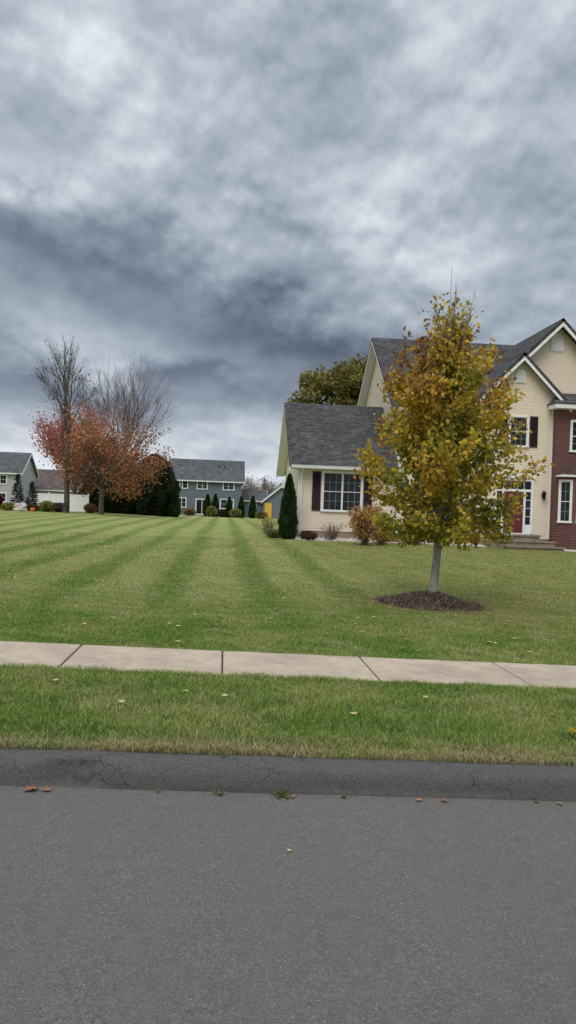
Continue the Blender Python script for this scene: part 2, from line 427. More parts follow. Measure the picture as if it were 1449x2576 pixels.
# ---------------------------------------------------------------- ground
M_LAWN=mat_lawn()
def axis(parts):
    out=[]
    for a,b,s in parts: out+=list(np.arange(a,b,s))
    return np.array(out+[parts[-1][1]])
xs=axis([(-900,-100,100),(-100,-30,10),(-30,-8,1),(-8,10,.4),(10,30,1),(30,100,10),(100,900,100)])
ys=np.concatenate([axis([(-900,-100,200),(-100,-5,15),(-5,4.6,1.2)]),[4.68,4.70],axis([(4.8,20,.3),(20,50,.8),(50,130,4),(130,1000,90)])])
XX,YY=np.meshgrid(xs,ys)
ZZ=np.where(YY<4.69,rz(XX)-.03,gz(XX,YY))
V=np.stack([XX,YY,ZZ],-1).reshape(-1,3)
nx=len(xs); i=(np.arange(len(ys)-1)[:,None]*nx+np.arange(nx-1)[None]).ravel()
Q=np.stack([i,i+1,i+nx+1,i+nx],-1)
g=np_mesh('ground',V,Q,[M_LAWN],smooth=True); tag(g,'mown striped green lawn reaching the houses','ground',kind='structure')
M_ROAD=mat_asphalt('asphalt_road',(.150,.143,.132))
xs=np.arange(-60,61,1.); ys=np.array([-5.,-2,0,1,2,3,4,4.47])
XX,YY=np.meshgrid(xs,ys); V=np.stack([XX,YY,rz(XX)+.004+0*YY],-1).reshape(-1,3)
nx=len(xs); i=(np.arange(len(ys)-1)[:,None]*nx+np.arange(nx-1)[None]).ravel(); Q=np.stack([i,i+1,i+nx+1,i+nx],-1)
o=np_mesh('road',V,Q,[M_ROAD]); tag(o,'grey speckled asphalt street','road',kind='structure')
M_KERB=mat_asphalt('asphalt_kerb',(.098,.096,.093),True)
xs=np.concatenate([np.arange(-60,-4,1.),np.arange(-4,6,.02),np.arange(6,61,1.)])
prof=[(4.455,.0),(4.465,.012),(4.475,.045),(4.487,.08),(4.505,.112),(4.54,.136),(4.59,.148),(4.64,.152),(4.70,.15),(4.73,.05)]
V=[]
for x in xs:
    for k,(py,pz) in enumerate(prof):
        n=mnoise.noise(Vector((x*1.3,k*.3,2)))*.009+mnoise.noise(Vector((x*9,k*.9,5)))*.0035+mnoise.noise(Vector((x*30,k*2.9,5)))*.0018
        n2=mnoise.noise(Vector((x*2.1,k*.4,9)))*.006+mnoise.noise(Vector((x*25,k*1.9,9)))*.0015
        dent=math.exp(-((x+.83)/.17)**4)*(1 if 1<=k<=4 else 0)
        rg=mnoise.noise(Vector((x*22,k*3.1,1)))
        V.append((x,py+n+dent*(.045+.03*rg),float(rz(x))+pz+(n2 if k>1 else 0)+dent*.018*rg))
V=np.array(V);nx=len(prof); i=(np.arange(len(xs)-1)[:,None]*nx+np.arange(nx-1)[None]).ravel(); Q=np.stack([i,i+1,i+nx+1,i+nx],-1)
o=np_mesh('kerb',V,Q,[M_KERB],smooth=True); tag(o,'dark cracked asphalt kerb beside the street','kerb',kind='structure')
M_WALK=mat_concrete('sidewalk_concrete',(.53,.44,.345))
mb=MB()
for k in range(-24,26):
    x0=.03+1.43*k+.008; x1=.03+1.43*(k+1)-.008
    y0,y1=6.86,7.97; dz=random.uniform(-.003,.003)
    P=[(x0,y0),(x1,y0),(x1,y1),(x0,y1)]
    top=[(x,y,float(gz(x,y))+.014+dz) for x,y in P]
    b=.010
    ins=[(x0+b,y0+b),(x1-b,y0+b),(x1-b,y1-b),(x0+b,y1-b)]
    tin=[(x,y,float(gz(x,y))+.022+dz) for x,y in ins]
    mb.poly(tin)
    for q in range(4):
        r=(q+1)%4
        mb.poly([top[q],top[r],tin[r],tin[q]])
        mb.poly([(top[q][0],top[q][1],top[q][2]-.06),(top[r][0],top[r][1],top[r][2]-.06),top[r],top[q]])
    xa,xb=x0-.03,x0+.01
    mb.poly([(xx,yy,float(gz(xx,yy))+.005) for xx,yy in ((xa,y0),(xb,y0),(xb,y1),(xa,y1))],1)
o=mb.build('sidewalk',[M_WALK,M_JOINT]); tag(o,'tan concrete slab sidewalk between two lawns','sidewalk',kind='structure')

# ---------------------------------------------------------------- grass blades
rng=np.random.default_rng(3)
def blades(n,y0,y1,hmin,hmax,wd0,left=-.30,right=.48,marg=1.3,power=1.):
    y=y0+(y1-y0)*rng.uniform(0,1,n)**power
    xa=left*y-marg; xb=right*y+marg; x=xa+(xb-xa)*rng.uniform(0,1,n)
    rr=np.sqrt((x-MUL[0])**2+(y-MUL[1])**2)
    k=rr>.70+.16*rng.uniform(-1,1,n)
    k&=~((y>35.)&(x>3.))
    x=x[k];y=y[k];n=len(x)
    z=gz(x,y)-.004
    cl=np.sin(x*5.1+np.sin(y*3.7)*2)*np.sin(y*6.3+np.sin(x*4.1)*2)
    h=rng.uniform(hmin,hmax,n)*(1+.35*cl); wdt=wd0*rng.uniform(.7,1.3,n)
    a=rng.uniform(0,2*PI,n); l=rng.uniform(.15,1.2,n)*h; la=rng.uniform(0,2*PI,n)
    t=np.stack([np.cos(a),np.sin(a),0*a],-1)*wdt[:,None]/2
    ld=np.stack([np.cos(la),np.sin(la),0*a],-1)*l[:,None]
    B=np.stack([x,y,z],-1); up=np.zeros((n,3));up[:,2]=h
    V=np.stack([B-t,B+t,B+ld*.35+up*.62+t*.75,B+ld*.35+up*.62-t*.75,B+ld+up*.92],1)
    return V,n
def grass(name,sets,label):
    VV=[];AA=[];N=0
    for s in sets:
        V,n=blades(*s[:6],**(s[6] if len(s)>6 else {})); VV.append(V)
        r=rng.uniform(0,1,(n,1));q=rng.uniform(0,1,(n,1))
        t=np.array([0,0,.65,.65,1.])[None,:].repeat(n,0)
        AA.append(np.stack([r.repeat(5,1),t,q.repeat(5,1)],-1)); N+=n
    V=np.concatenate(VV).reshape(-1,3);A=np.concatenate(AA).reshape(-1,3)
    b=(np.arange(N)*5)[:,None]
    Q=np.concatenate([b+np.array([[0,1,2]]),b+np.array([[0,2,3]]),b+np.array([[3,2,4]])])
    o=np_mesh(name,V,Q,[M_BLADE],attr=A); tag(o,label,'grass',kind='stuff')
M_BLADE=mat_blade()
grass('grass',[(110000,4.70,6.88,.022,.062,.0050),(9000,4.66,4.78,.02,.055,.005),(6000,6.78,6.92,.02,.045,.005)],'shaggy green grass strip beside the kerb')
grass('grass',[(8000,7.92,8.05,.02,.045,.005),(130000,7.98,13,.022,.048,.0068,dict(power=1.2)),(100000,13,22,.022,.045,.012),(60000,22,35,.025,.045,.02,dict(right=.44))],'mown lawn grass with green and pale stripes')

# ---------------------------------------------------------------- windows
def window(par,B,p0,ex,n,w_,z0,z1,units=1,cols=3,rows=4,casing=.09,label=None,fine=True):
    mb=MB(B); zb,zt=z0,z1
    mb.obox(p0,ex,n,0,w_,-.02,.06,z1-casing,z1); mb.obox(p0,ex,n,-.03,w_+.03,-.02,.085,z0,z0+casing*.8)
    mb.obox(p0,ex,n,0,casing,-.02,.058,z0+casing*.8,z1-casing); mb.obox(p0,ex,n,w_-casing,w_,-.02,.058,z0+casing*.8,z1-casing)
    iw=w_-2*casing; a0=casing; z0i=z0+casing*.8; z1i=z1-casing
    uw=iw/units
    for u in range(units):
        ua=a0+u*uw; ub=ua+uw
        if u>0: mb.obox(p0,ex,n,ua-.04,ua+.04,-.02,.054,z0i,z1i)
        s=.025
        mb.obox(p0,ex,n,ua,ua+s,-.02,.040,z0i,z1i); mb.obox(p0,ex,n,ub-s,ub,-.02,.040,z0i,z1i)
        mb.obox(p0,ex,n,ua,ub,-.02,.036,z0i,z0i+s); mb.obox(p0,ex,n,ua,ub,-.02,.036,z1i-s,z1i)
        if rows>1:
            zm=(z0i+z1i)/2; mb.obox(p0,ex,n,ua,ub,-.02,.044,zm-.016,zm+.016)
        if fine:
            for c in range(1,cols):
                x=ua+uw*c/cols; mb.obox(p0,ex,n,x-.006,x+.006,-.02,.020,z0i,z1i,1)
            for r in range(1,rows):
                if rows%2==0 and r==rows//2: continue
                z=z0i+(z1i-z0i)*r/rows; mb.obox(p0,ex,n,ua,ub,-.02,.018,z-.006,z+.006,1)
    o=mb.build('window',[M_WHITE,M_MUNT],par)
    if label: o['label']=label
    gb=MB(B); p=Vector(p0)+Vector(n)*.014; e=Vector(ex)
    gb.poly([p+e*a0+Vector((0,0,z0i)),p+e*(a0+iw)+Vector((0,0,z0i)),p+e*(a0+iw)+Vector((0,0,z1i)),p+e*a0+Vector((0,0,z1i))])
    gb.build('pane',[M_GLASS],o)
    return o
EX=(1,0,0);NF=(0,-1,0)
def shutter(par,B,x0,x1,y,z0,z1):
    mb=MB(B); s=.05
    mb.box(x0,x1,y-.012,y+.01,z0,z1)
    mb.box(x0,x0+s,y-.045,y,z0,z1); mb.box(x1-s,x1,y-.045,y,z0,z1)
    zm=(z0+z1)/2
    for a,b in ((z0,z0+.08),(z1-.08,z1),(zm-.04,zm+.04)): mb.box(x0+s,x1-s,y-.042,y,a,b)
    z=z0+.1
    while z<z1-.1:
        if abs(z-zm)>.06: mb.prism([(x0+s,y-.038,z),(x0+s,y-.012,z+.035),(x1-s,y-.012,z+.035),(x1-s,y-.038,z)],(0,0,.008))
        z+=.045
    mb.build('shutter',[M_SHUT],par)
def slab(mb,pts,t=.14,mi=0):
    pts=[Vector(p) for p in pts]; n=(pts[1]-pts[0]).cross(pts[2]-pts[0]).normalized()
    if n.z<0: n=-n
    mb.prism(pts,-n*t,mi)

# ---------------------------------------------------------------- cream house
HB=(8.1,36,.38)
H=empty('cream_house',HB); tag(H,'cream sided two storey house with brick bay, dark shingle roof','house')
mb=MB(HB)
mb.poly([(3.4,36,.7),(8.1,36,.7),(8.1,36,4.08),(3.4,36,4.08)])
mb.poly([(3.4,36,.7),(3.4,44,.7),(3.4,44,4.08),(3.4,40,7.1),(3.4,36,4.08)])
mb.poly([(3.4,44,.7),(8.1,44,.7),(8.1,44,4.0),(3.4,44,4.0)])
mb.poly([(8.1,36,.7),(11.7,36,.7),(11.7,36,6.98),(8.1,36,6.98)])
mb.poly([(8.1,36,.7),(8.1,47,.7),(8.1,47,6.95),(8.1,41.5,11.1),(8.1,36,6.95)])
mb.poly([(20.5,36,.7),(20.5,47,.7),(20.5,47,6.95),(20.5,41.5,11.1),(20.5,36,6.95)])
mb.poly([(8.1,47,.7),(20.5,47,.7),(20.5,47,6.95),(8.1,47,6.95)])
mb.poly([(11.7,36,.7),(20.5,36,.7),(20.5,36,6.5),(19.9,36,6.95),(15.7,36,11.1),(11.7,36,7.1)])
mb.poly([(11.7,35,.7),(15.4,35,.7),(15.4,35,7.32),(13.55,35,9.15),(11.7,35,7.32)])
mb.poly([(11.7,35,.7),(11.7,36,.7),(11.7,36,7.3),(11.7,35,7.3)]); mb.poly([(15.4,35,.7),(15.4,36,.7),(15.4,36,7.3),(15.4,35,7.3)])
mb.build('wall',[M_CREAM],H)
mb=MB(HB)
mb.box(3.43,8.2,36.03,43.97,0,.7); mb.box(8.13,20.47,36.03,46.97,0,.7); mb.box(11.73,15.37,35.03,36.3,0,.7)
mb.build('foundation',[M_TAN],H)
mb=MB(HB)
mb.box(15.2,20.3,34.6,35.97,.1,6.75)
mb.prism([(15.32,34.6,.1),(15.95,34.1,.1),(17.6,34.1,.1),(18.25,34.6,.1),(18.25,34.8,.1),(15.32,34.8,.1)],(0,0,3.55))
mb.build('brick_wall',[M_BRICK],H)
mb=MB(HB)
slab(mb,[(2.9,35.52,3.72),(8.09,35.52,3.72),(8.09,40,7.22),(2.9,40,7.22)])
slab(mb,[(2.9,44.48,3.72),(8.09,44.48,3.72),(8.09,40,7.22),(2.9,40,7.22)])
mb.build('roof',[M_ROOF],H)
mb=MB(HB)
slab(mb,[(7.65,35.5,6.62),(11.2,35.5,6.62),(15.72,41.5,11.2),(7.65,41.5,11.2)])
slab(mb,[(20.2,35.5,6.62),(21,35.5,6.62),(21,41.5,11.2),(15.72,41.5,11.2)])
slab(mb,[(7.65,47.5,6.62),(21,47.5,6.62),(21,41.5,11.2),(7.65,41.5,11.2)])
slab(mb,[(15.7,35.4,11.23),(15.7,41.7,11.23),(11.05,35.4,6.58)])
slab(mb,[(15.7,35.4,11.23),(15.7,41.7,11.23),(20.35,35.4,6.58)])
slab(mb,[(13.55,34.55,9.32),(13.55,36.7,9.32),(11.2,36.4,6.97),(11.2,34.55,6.97)])
slab(mb,[(13.55,34.55,9.32),(13.55,36.1,9.32),(15.9,36.1,6.97),(15.9,34.55,6.97)])
mb.poly([(14.85,34.05,6.98),(20.8,34.05,6.98),(20.2,36.0,7.75),(15.6,36.0,7.75)]); mb.poly([(14.85,34.05,6.98),(15.6,36.0,7.75),(14.85,36,6.98)])
mb.build('roof',[M_ROOF],H)
mb=MB(HB)
mb.prism([(15.2,34.62,3.72),(15.9,33.95,3.72),(17.65,33.95,3.72),(18.4,34.62,3.72)],(0,0,.04))
mb.poly([(15.2,34.6,3.76),(15.9,33.95,3.76),(16.2,34.6,4.4)]); mb.poly([(15.9,33.95,3.76),(17.65,33.95,3.76),(17.4,34.6,4.4),(16.2,34.6,4.4)]); mb.poly([(17.65,33.95,3.76),(18.4,34.6,3.76),(17.4,34.6,4.4)])
mb.build('bay_roof',[M_COPPER],H)
mb=MB(HB)
def rake(a,b,w_=.05,h=.24,dz=-.30): 
    a=Vector(a);b=Vector(b); mb.beam(a+Vector((0,0,dz)),b+Vector((0,0,dz)),w_,h)
rake((2.93,35.55,3.75),(2.93,40,7.22)); rake((2.93,44.45,3.75),(2.93,40,7.22))
rake((7.68,35.5,6.62),(7.68,41.5,11.2),h=.26); rake((7.68,47.5,6.62),(7.68,41.5,11.2),h=.26)
rake((11.1,35.43,6.62),(15.7,35.43,11.2),h=.28,dz=-.36); rake((20.3,35.43,6.62),(15.7,35.43,11.2),h=.28,dz=-.36)
rake((11.22,34.58,6.98),(13.55,34.58,9.31),h=.26,dz=-.36); rake((15.88,34.58,6.98),(13.55,34.58,9.31),h=.26,dz=-.36)
for x0,x1,pts in ((2.95,3.38,((35.6,3.55),(40,7.0),(44.4,3.55))),(7.7,8.08,((35.55,6.45),(41.5,11.),(47.4,6.45)))):
    for k in range(2):
        (ya,za),(yb,zb)=pts[k],pts[k+1]; mb.prism([(x0,ya,za),(x1,ya,za),(x1,yb,zb),(x0,yb,zb)],(0,0,.02))
mb.box(3.3,8.09,35.55,35.98,3.66,3.70)
mb.box(7.75,11.2,35.55,35.98,6.5,6.53)
mb.box(14.9,20.7,34.1,34.9,6.76,6.95)
mb.box(15.25,18.3,33.97,34.7,3.62,3.71)
for x,y,z1 in ((3.4,36,3.66),(8.1,36,6.5),(11.7,35,7.0),(15.13,34.995,6.76)):
    mb.box(x-.012,x+.09,y-.014,y+.02,.7,z1)
mb.box(3.386,3.40,36.02,36.11,.7,3.7)
mb.build('trim',[M_WHITE],H)
mb=MB(HB); mb.prism([(3.0,35.40,3.74),(3.0,35.53,3.74),(3.0,35.53,3.60),(3.0,35.43,3.60)],(5.08,0,0)); mb.build('gutter',[M_WHITE],H)
mb=MB(HB); mb.prism([(7.7,35.38,6.62),(7.7,35.51,6.62),(7.7,35.51,6.48),(7.7,35.41,6.48)],(3.5,0,0)); mb.build('gutter',[M_WHITE],H)
for x,y,z1 in ((3.5,35.93,3.6),(7.98,35.93,3.6)):
    mb=MB(HB); mb.box(x,x+.075,y-.05,y+.03,.55,z1-.3); mb.prism([(x,y-.05,z1-.3),(x+.075,y-.05,z1-.3),(x+.075,y+.03,z1-.3),(x,y+.03,z1-.3)],(0,-.38,.3)); mb.prism([(x,y-.05,.55),(x+.075,y-.05,.55),(x+.075,y+.03,.55),(x,y+.03,.55)],(0,-.35,-.12))
    mb.build('downspout',[M_WHITE],H)
def vent(cx,y,z0,z1,w_):
    mb=MB(HB); r=w_/2; pts=[(cx-r,y,z0),(cx+r,y,z0)]
    zc=z1-r
    for k in range(9):
        t=PI*k/8; pts.append((cx+r*math.cos(t),y,zc+r*math.sin(t)))
    mb.prism(pts,(0,-.05,0))
    z=z0+.08
    while z<z1-.12:
        hw=r-.07 if z<zc else max(.03,math.sqrt(max(0,r*r-(z-zc)**2))-.07)
        mb.prism([(cx-hw,y-.05,z),(cx-hw,y-.085,z-.02),(cx+hw,y-.085,z-.02),(cx+hw,y-.05,z)],(0,0,.03)); z+=.07
    mb.build('gable_vent',[M_WHITE],H)
vent(15.68,36,9.75,10.62,.62); vent(13.55,35,7.95,8.6,.45)
window(H,HB,(4.50,36,0),EX,NF,1.97,1.62,3.55,2,3,4,label='wide double window with white frame and dark panes')
shutter(H,HB,4.06,4.46,36,1.66,3.5); shutter(H,HB,6.51,6.92,36,1.66,3.5)
window(H,HB,(13.05,35,0),EX,NF,.98,4.95,6.45,1,3,4)
shutter(H,HB,12.62,13.0,35,4.98,6.42); shutter(H,HB,14.08,14.46,35,4.98,6.42)
for x in (9.0,):
    window(H,HB,(x+.2,36,0),EX,NF,1.0,4.75,6.2,1,3,4); window(H,HB,(x+.2,36,0),EX,NF,1.0,1.6,3.3,1,3,4)
    for z0,z1 in ((4.78,6.17),(1.63,3.27)): shutter(H,HB,x-.23,x+.15,36,z0,z1); shutter(H,HB,x+1.25,x+1.63,36,z0,z1)
window(H,HB,(15.85,34.6,0),EX,NF,.98,4.8,6.3,1,3,4); window(H,HB,(17.9,34.6,0),EX,NF,.98,4.8,6.3,1,3,4)
e=Vector((.63,-.5,0)).normalized(); nn=Vector((-.5,-.63,0)).normalized()
window(H,HB,Vector((15.32,34.6,0))+e*.10,e,nn,.62,1.5,3.5,1,2,4)
window(H,HB,(16.05,34.1,0),EX,NF,1.45,1.5,3.5,2,2,4)
mb=MB(HB); dxc=13.42; y=35
mb.box(dxc-.93,dxc-.82,y-.07,y+.02,.95,3.5); mb.box(dxc+.82,dxc+.93,y-.07,y+.02,.95,3.5)
mb.box(dxc-1.0,dxc+1.0,y-.10,y+.02,3.5,3.68); mb.box(dxc-.82,dxc+.82,y-.066,y+.02,3.38,3.5)
mb.box(dxc-.82,dxc+.82,y-.066,y+.02,2.88,3.0)
for s in(-1,1): mb.box(dxc+s*.52-.05,dxc+s*.52+.05,y-.064,y+.02,.95,2.88); mb.box(dxc+s*.695-.125,dxc+s*.695+.125,y-.05,y+.02,.95,1.35)
mb.box(dxc-.82,dxc+.82,y-.06,y+.02,.90,.95)
for k in range(1,5): x=dxc-.82+1.64*k/5; mb.box(x-.012,x+.012,y-.03,y,3.0,3.38)
for s in(-1,1):
    for k in range(1,4): mb.box(dxc+s*.695-.125,dxc+s*.695+.125,y-.03,y,1.35+1.53*k/4-.012,1.35+1.53*k/4+.012)
mb.build('door_surround',[M_WHITE],H)
mb=MB(HB); mb.poly([(dxc-.82,y-.012,3.0),(dxc+.82,y-.012,3.0),(dxc+.82,y-.012,3.38),(dxc-.82,y-.012,3.38)]); mb.build('transom_window',[M_GLASS],H)
for s in(-1,1):
    mb=MB(HB); mb.poly([(dxc+s*.695-.125,y-.012,1.35),(dxc+s*.695+.125,y-.012,1.35),(dxc+s*.695+.125,y-.012,2.88),(dxc+s*.695-.125,y-.012,2.88)]); mb.build('sidelight',[M_GLASS],H)
mb=MB(HB); mb.box(dxc-.47,dxc+.47,y-.03,y+.01,.95,2.88)
for cx in(-.22,.22):
    for z0,z1 in((1.1,1.6),(1.72,2.3),(2.42,2.74)):
        mb.box(dxc+cx-.16,dxc+cx+.16,y-.036,y-.03,z0,z1); mb.box(dxc+cx-.12,dxc+cx+.12,y-.046,y-.035,z0+.04,z1-.04)
dd=mb.build('door',[M_DOOR],H)
mb=MB(HB); mb.box(dxc+.38,dxc+.42,y-.06,y-.03,1.85,2.1); mb.box(dxc+.36,dxc+.44,y-.1,y-.06,1.93,1.97); mb.build('handle',[M_BRASS],dd)
# layered front steps with projecting treads
mb=MB(HB)
mb.box(12.15,14.35,34.05,35.01,.0,.83); mb.box(12.08,14.42,33.98,34.98,.83,.90)
mb.box(12.4,14.95,33.72,34.05,.0,.57); mb.box(12.36,15.0,33.66,34.04,.57,.63)
mb.box(12.6,15.2,33.36,33.72,.0,.34); mb.box(12.56,15.26,33.30,33.71,.34,.40)
mb.build('front_steps',[M_STEP],H)
mb=MB(HB); lx,ly,lz=14.82,34.8,2.75
mb.box(lx-.05,lx+.05,34.95,35.0,lz-.1,lz+.12); mb.box(lx-.012,lx+.012,ly,34.96,lz+.2,lz+.22); mb.box(lx-.012,lx+.012,34.94,34.96,lz+.05,lz+.22)
mb.cyl((lx,ly,lz-.2),.05,.09,.3,6,1); mb.cyl((lx,ly,lz+.1),.12,.02,.1,6); mb.cyl((lx,ly,lz-.23),.02,.06,.03,6)
for k in range(6):
    t=2*PI*k/6; mb.beam((lx+.052*math.cos(t),ly+.052*math.sin(t),lz-.2),(lx+.092*math.cos(t)+.0001,ly+.092*math.sin(t),lz+.1),.012,.012)
mb.build('lantern',[M_BLACK,M_GLASS],H)

# ---------------------------------------------------------------- far houses
def gable_box(par,B,x0,x1,y0,y1,z0,ze,zr,mw_,mr,ov=.4,axis='x'):
    mb=MB(B)
    if axis=='x':
        ym=(y0+y1)/2
        for y in (y0,y1): mb.poly([(x0,y,z0),(x1,y,z0),(x1,y,ze),(x0,y,ze)])
        for x in (x0,x1): mb.poly([(x,y0,z0),(x,y1,z0),(x,y1,ze),(x,ym,zr-.1),(x,y0,ze)])
    else:
        xm=(x0+x1)/2
        for x in (x0,x1): mb.poly([(x,y0,z0),(x,y1,z0),(x,y1,ze),(x,y0,ze)])
        for y in (y0,y1): mb.poly([(x0,y,z0),(x1,y,z0),(x1,y,ze),(xm,y,zr-.1),(x0,y,ze)])
    mb.build('wall',[mw_],par)
    mb=MB(B);tb=MB(B)
    if axis=='x':
        s=(zr-ze)/(ym-y0); zo=ze-s*ov
        for yo in (y0-ov,y1+ov):
            slab(mb,[(x0-ov,yo,zo),(x1+ov,yo,zo),(x1+ov,ym,zr),(x0-ov,ym,zr)],.12)
            for x in (x0-ov,x1+ov): tb.beam((x,yo,zo-.3),(x,ym,zr-.3),.06,.28)
            tb.box(x0-ov,x1+ov,yo-.08,yo+.04,zo-.18,zo-.02)
    else:
        s=(zr-ze)/(xm-x0); zo=ze-s*ov
        for xo in (x0-ov,x1+ov):
            slab(mb,[(xo,y0-ov,zo),(xo,y1+ov,zo),(xm,y1+ov,zr),(xm,y0-ov,zr)],.12)
            tb.beam((xo,y0-ov,zo-.3),(xm,y0-ov,zr-.3),.06,.28)
    mb.build('roof',[mr],par); tb.build('trim',[M_WHITE],par)
B=(-2,105,.4); G=empty('blue_house',B); tag(G,'slate blue two storey house with grey roof, yellow door','house')
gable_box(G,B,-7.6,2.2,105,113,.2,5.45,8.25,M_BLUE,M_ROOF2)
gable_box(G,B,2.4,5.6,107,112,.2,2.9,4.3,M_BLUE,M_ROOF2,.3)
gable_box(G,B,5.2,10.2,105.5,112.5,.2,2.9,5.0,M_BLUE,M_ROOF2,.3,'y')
for x,w_ in ((-6.95,.85),(-5.9,.85),(-3.9,1.5),(-.4,1.6)):
    window(G,B,(x,105,0),EX,NF,w_,3.95,5.15,1 if w_<1 else 2,2,2,casing=.12)
for x,w_,z0 in ((-6.5,1.3,1.4),(-.7,1.9,1.4)):
    window(G,B,(x,105,0),EX,NF,w_,z0,2.8,2,2,2,casing=.12)
window(G,B,(-4.0,105,0),EX,NF,1.8,.5,2.7,2,1,1,casing=.14)
window(G,B,(3.3,107,0),EX,NF,1.1,1.2,2.4,2,2,2,casing=.11)
mb=MB(B); mb.box(5.45,6.4,105.40,105.51,.35,2.45)
for k in range(3):
    for c in range(2): mb.box(5.55+c*.42,5.88+c*.42,105.37,105.40,.5+k*.62,.98+k*.62)
mb.build('door',[M_YEL],G)
for x in (-6.4,-1,-.2):
    mb=MB(B); mb.cyl((x,107.4,6.9),.08,.08,.55,8); mb.build('vent_pipe',[M_BLACK],G)

B=(-34,112,.5); G=empty('grey_house',B); tag(G,'pale grey two storey house with grey shingle roof','house')
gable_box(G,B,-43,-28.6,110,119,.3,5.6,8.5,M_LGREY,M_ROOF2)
for x in (-35.5,-33.6,-31.4): 
    window(G,B,(x,110,0),EX,NF,1.1,3.7,5.1,1,2,2,casing=.13); window(G,B,(x,110,0),EX,NF,1.1,1.2,2.6,1,2,2,casing=.13)
B=(-24,122,.5); G=empty('brown_roof_house',B); tag(G,'low house with brown shingle roof behind trees','house')
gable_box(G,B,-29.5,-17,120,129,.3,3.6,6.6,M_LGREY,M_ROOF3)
window(G,B,(-27,120,0),EX,NF,1.4,1.4,2.8,2,2,2,casing=.13); window(G,B,(-24,120,0),EX,NF,1.4,1.4,2.8,2,2,2,casing=.13)

fz=.66
M_VINYL=mat_plain('white_vinyl',(.95,.95,.95),.4,.02,4)
B=(-15.5,75,fz); Fc=empty('white_fence',B); tag(Fc,'white vinyl privacy fence behind garden shrubs','fence')
x=-18.6
while x<-13.2:
    x2=min(x+1.85,-13.05); mb=MB(B)
    k=x+.07
    while k<x2-.09: mb.box(k,min(k+.149,x2-.07),75-.02,75+.02,fz+.08,fz+1.62); k+=.15
    mb.box(x+.06,x2-.06,75-.035,75+.035,fz+.05,fz+.2); mb.box(x+.06,x2-.06,75-.035,75+.035,fz+1.55,fz+1.68)
    mb.build('panel',[M_VINYL],Fc)
    x=x2
for x in list(np.arange(-18.6,-13.2,1.85))+[-13.05]:
    pb=MB(B); pb.box(x-.065,x+.065,75-.065,75+.065,fz-.2,fz+1.75); pb.prism([(x-.08,74.92,fz+1.75),(x+.08,74.92,fz+1.75),(x+.08,75.08,fz+1.75),(x-.08,75.08,fz+1.75)],(0,0,.05)); pb.build('post',[M_VINYL],Fc)

# ---------------------------------------------------------------- young tree in the lawn
def place_tree(name,base,tubes,leaf,bark,label,cat='tree',group=None):
    E=empty(name,base); tag(E,label,cat,group)
    V,Q=tubes.geo(); np_mesh('trunk',V,Q,[bark],parent=E,smooth=True)
    if leaf is not None: np_mesh('crown',leaf[0],leaf[1],[M_LEAF],col=leaf[2],parent=E)
    return E
tz=float(gz(*TREE))+.13
rg=np.random.default_rng(11); T=Tubes()
zs=np.array([-.12,0,.08,.3,.7,1.05,1.6,2.3,3.0,3.8,4.6,5.5]); lean=.04*zs
ld=np.stack([lean+.02*np.sin(zs*2.1),.02*np.cos(zs*1.7),zs],-1)
T.add(ld,[.120,.096,.080,.071,.068,.066,.050,.040,.030,.020,.012,.005],12)
def lead(z): return np.array([np.interp(z,zs,ld[:,k]) for k in range(3)])
pz=[.9,1.2,1.7,2.3,2.9,3.3,3.7,4.1,4.6,5.3,5.8]; pr=[.90,1.26,1.44,1.46,1.32,1.12,.82,.54,.36,.24,.1]
prof_=lambda z:np.interp(z,pz,pr)
leafP=[];leafC=[];leafS=[]
def leafcol(p,kind=None):
    h=p[2]; r=math.hypot(p[0]-.04*h,p[1])
    u=rg.random(); n=mnoise.noise(Vector((p[0]*1.6,p[1]*1.6,p[2]*1.6+3)))
    out=r/max(.2,prof_(h))
    green=(.21,.24,.028);olive=(.43,.36,.042);gold=(.66,.46,.055);rust=(.55,.27,.05);brown=(.27,.13,.05)
    if kind=='rust': return [rust,brown,gold][rg.integers(3)]
    s=u*.55+n*.6+out*.30+max(0,h-2.6)*.09-.08
    if h<1.5: s-=.04
    if p[0]<-.5 and h>1.8: s+=.08
    if s<.18: c=green
    elif s<.47: c=olive
    elif s<.82: c=gold
    elif s<.94: c=rust
    else: c=brown
    return c
def addleaves(pts,n,drop=.12,kind=None,s0=.050,s1=.090):
    for k in range(n):
        t=rg.uniform(0,len(pts)-1); i=min(int(t),len(pts)-2); p=pts[i]+(pts[i+1]-pts[i])*(t-i)
        p=p+rg.normal(0,.05,3)-np.array([0,0,rg.uniform(0,drop)])
        if p[2]<.84+.2*rg.random(): continue
        leafP.append(p);leafC.append(leafcol(p,kind));leafS.append(rg.uniform(s0,s1))
def curve(p,d,L,seg,up,wob):
    pts=[p]
    for k in range(seg):
        d=nrm(d+rg.normal(0,wob,3)+np.array([0,0,up])); p=p+d*L/seg; pts.append(p)
    return np.array(pts),d
NB=84
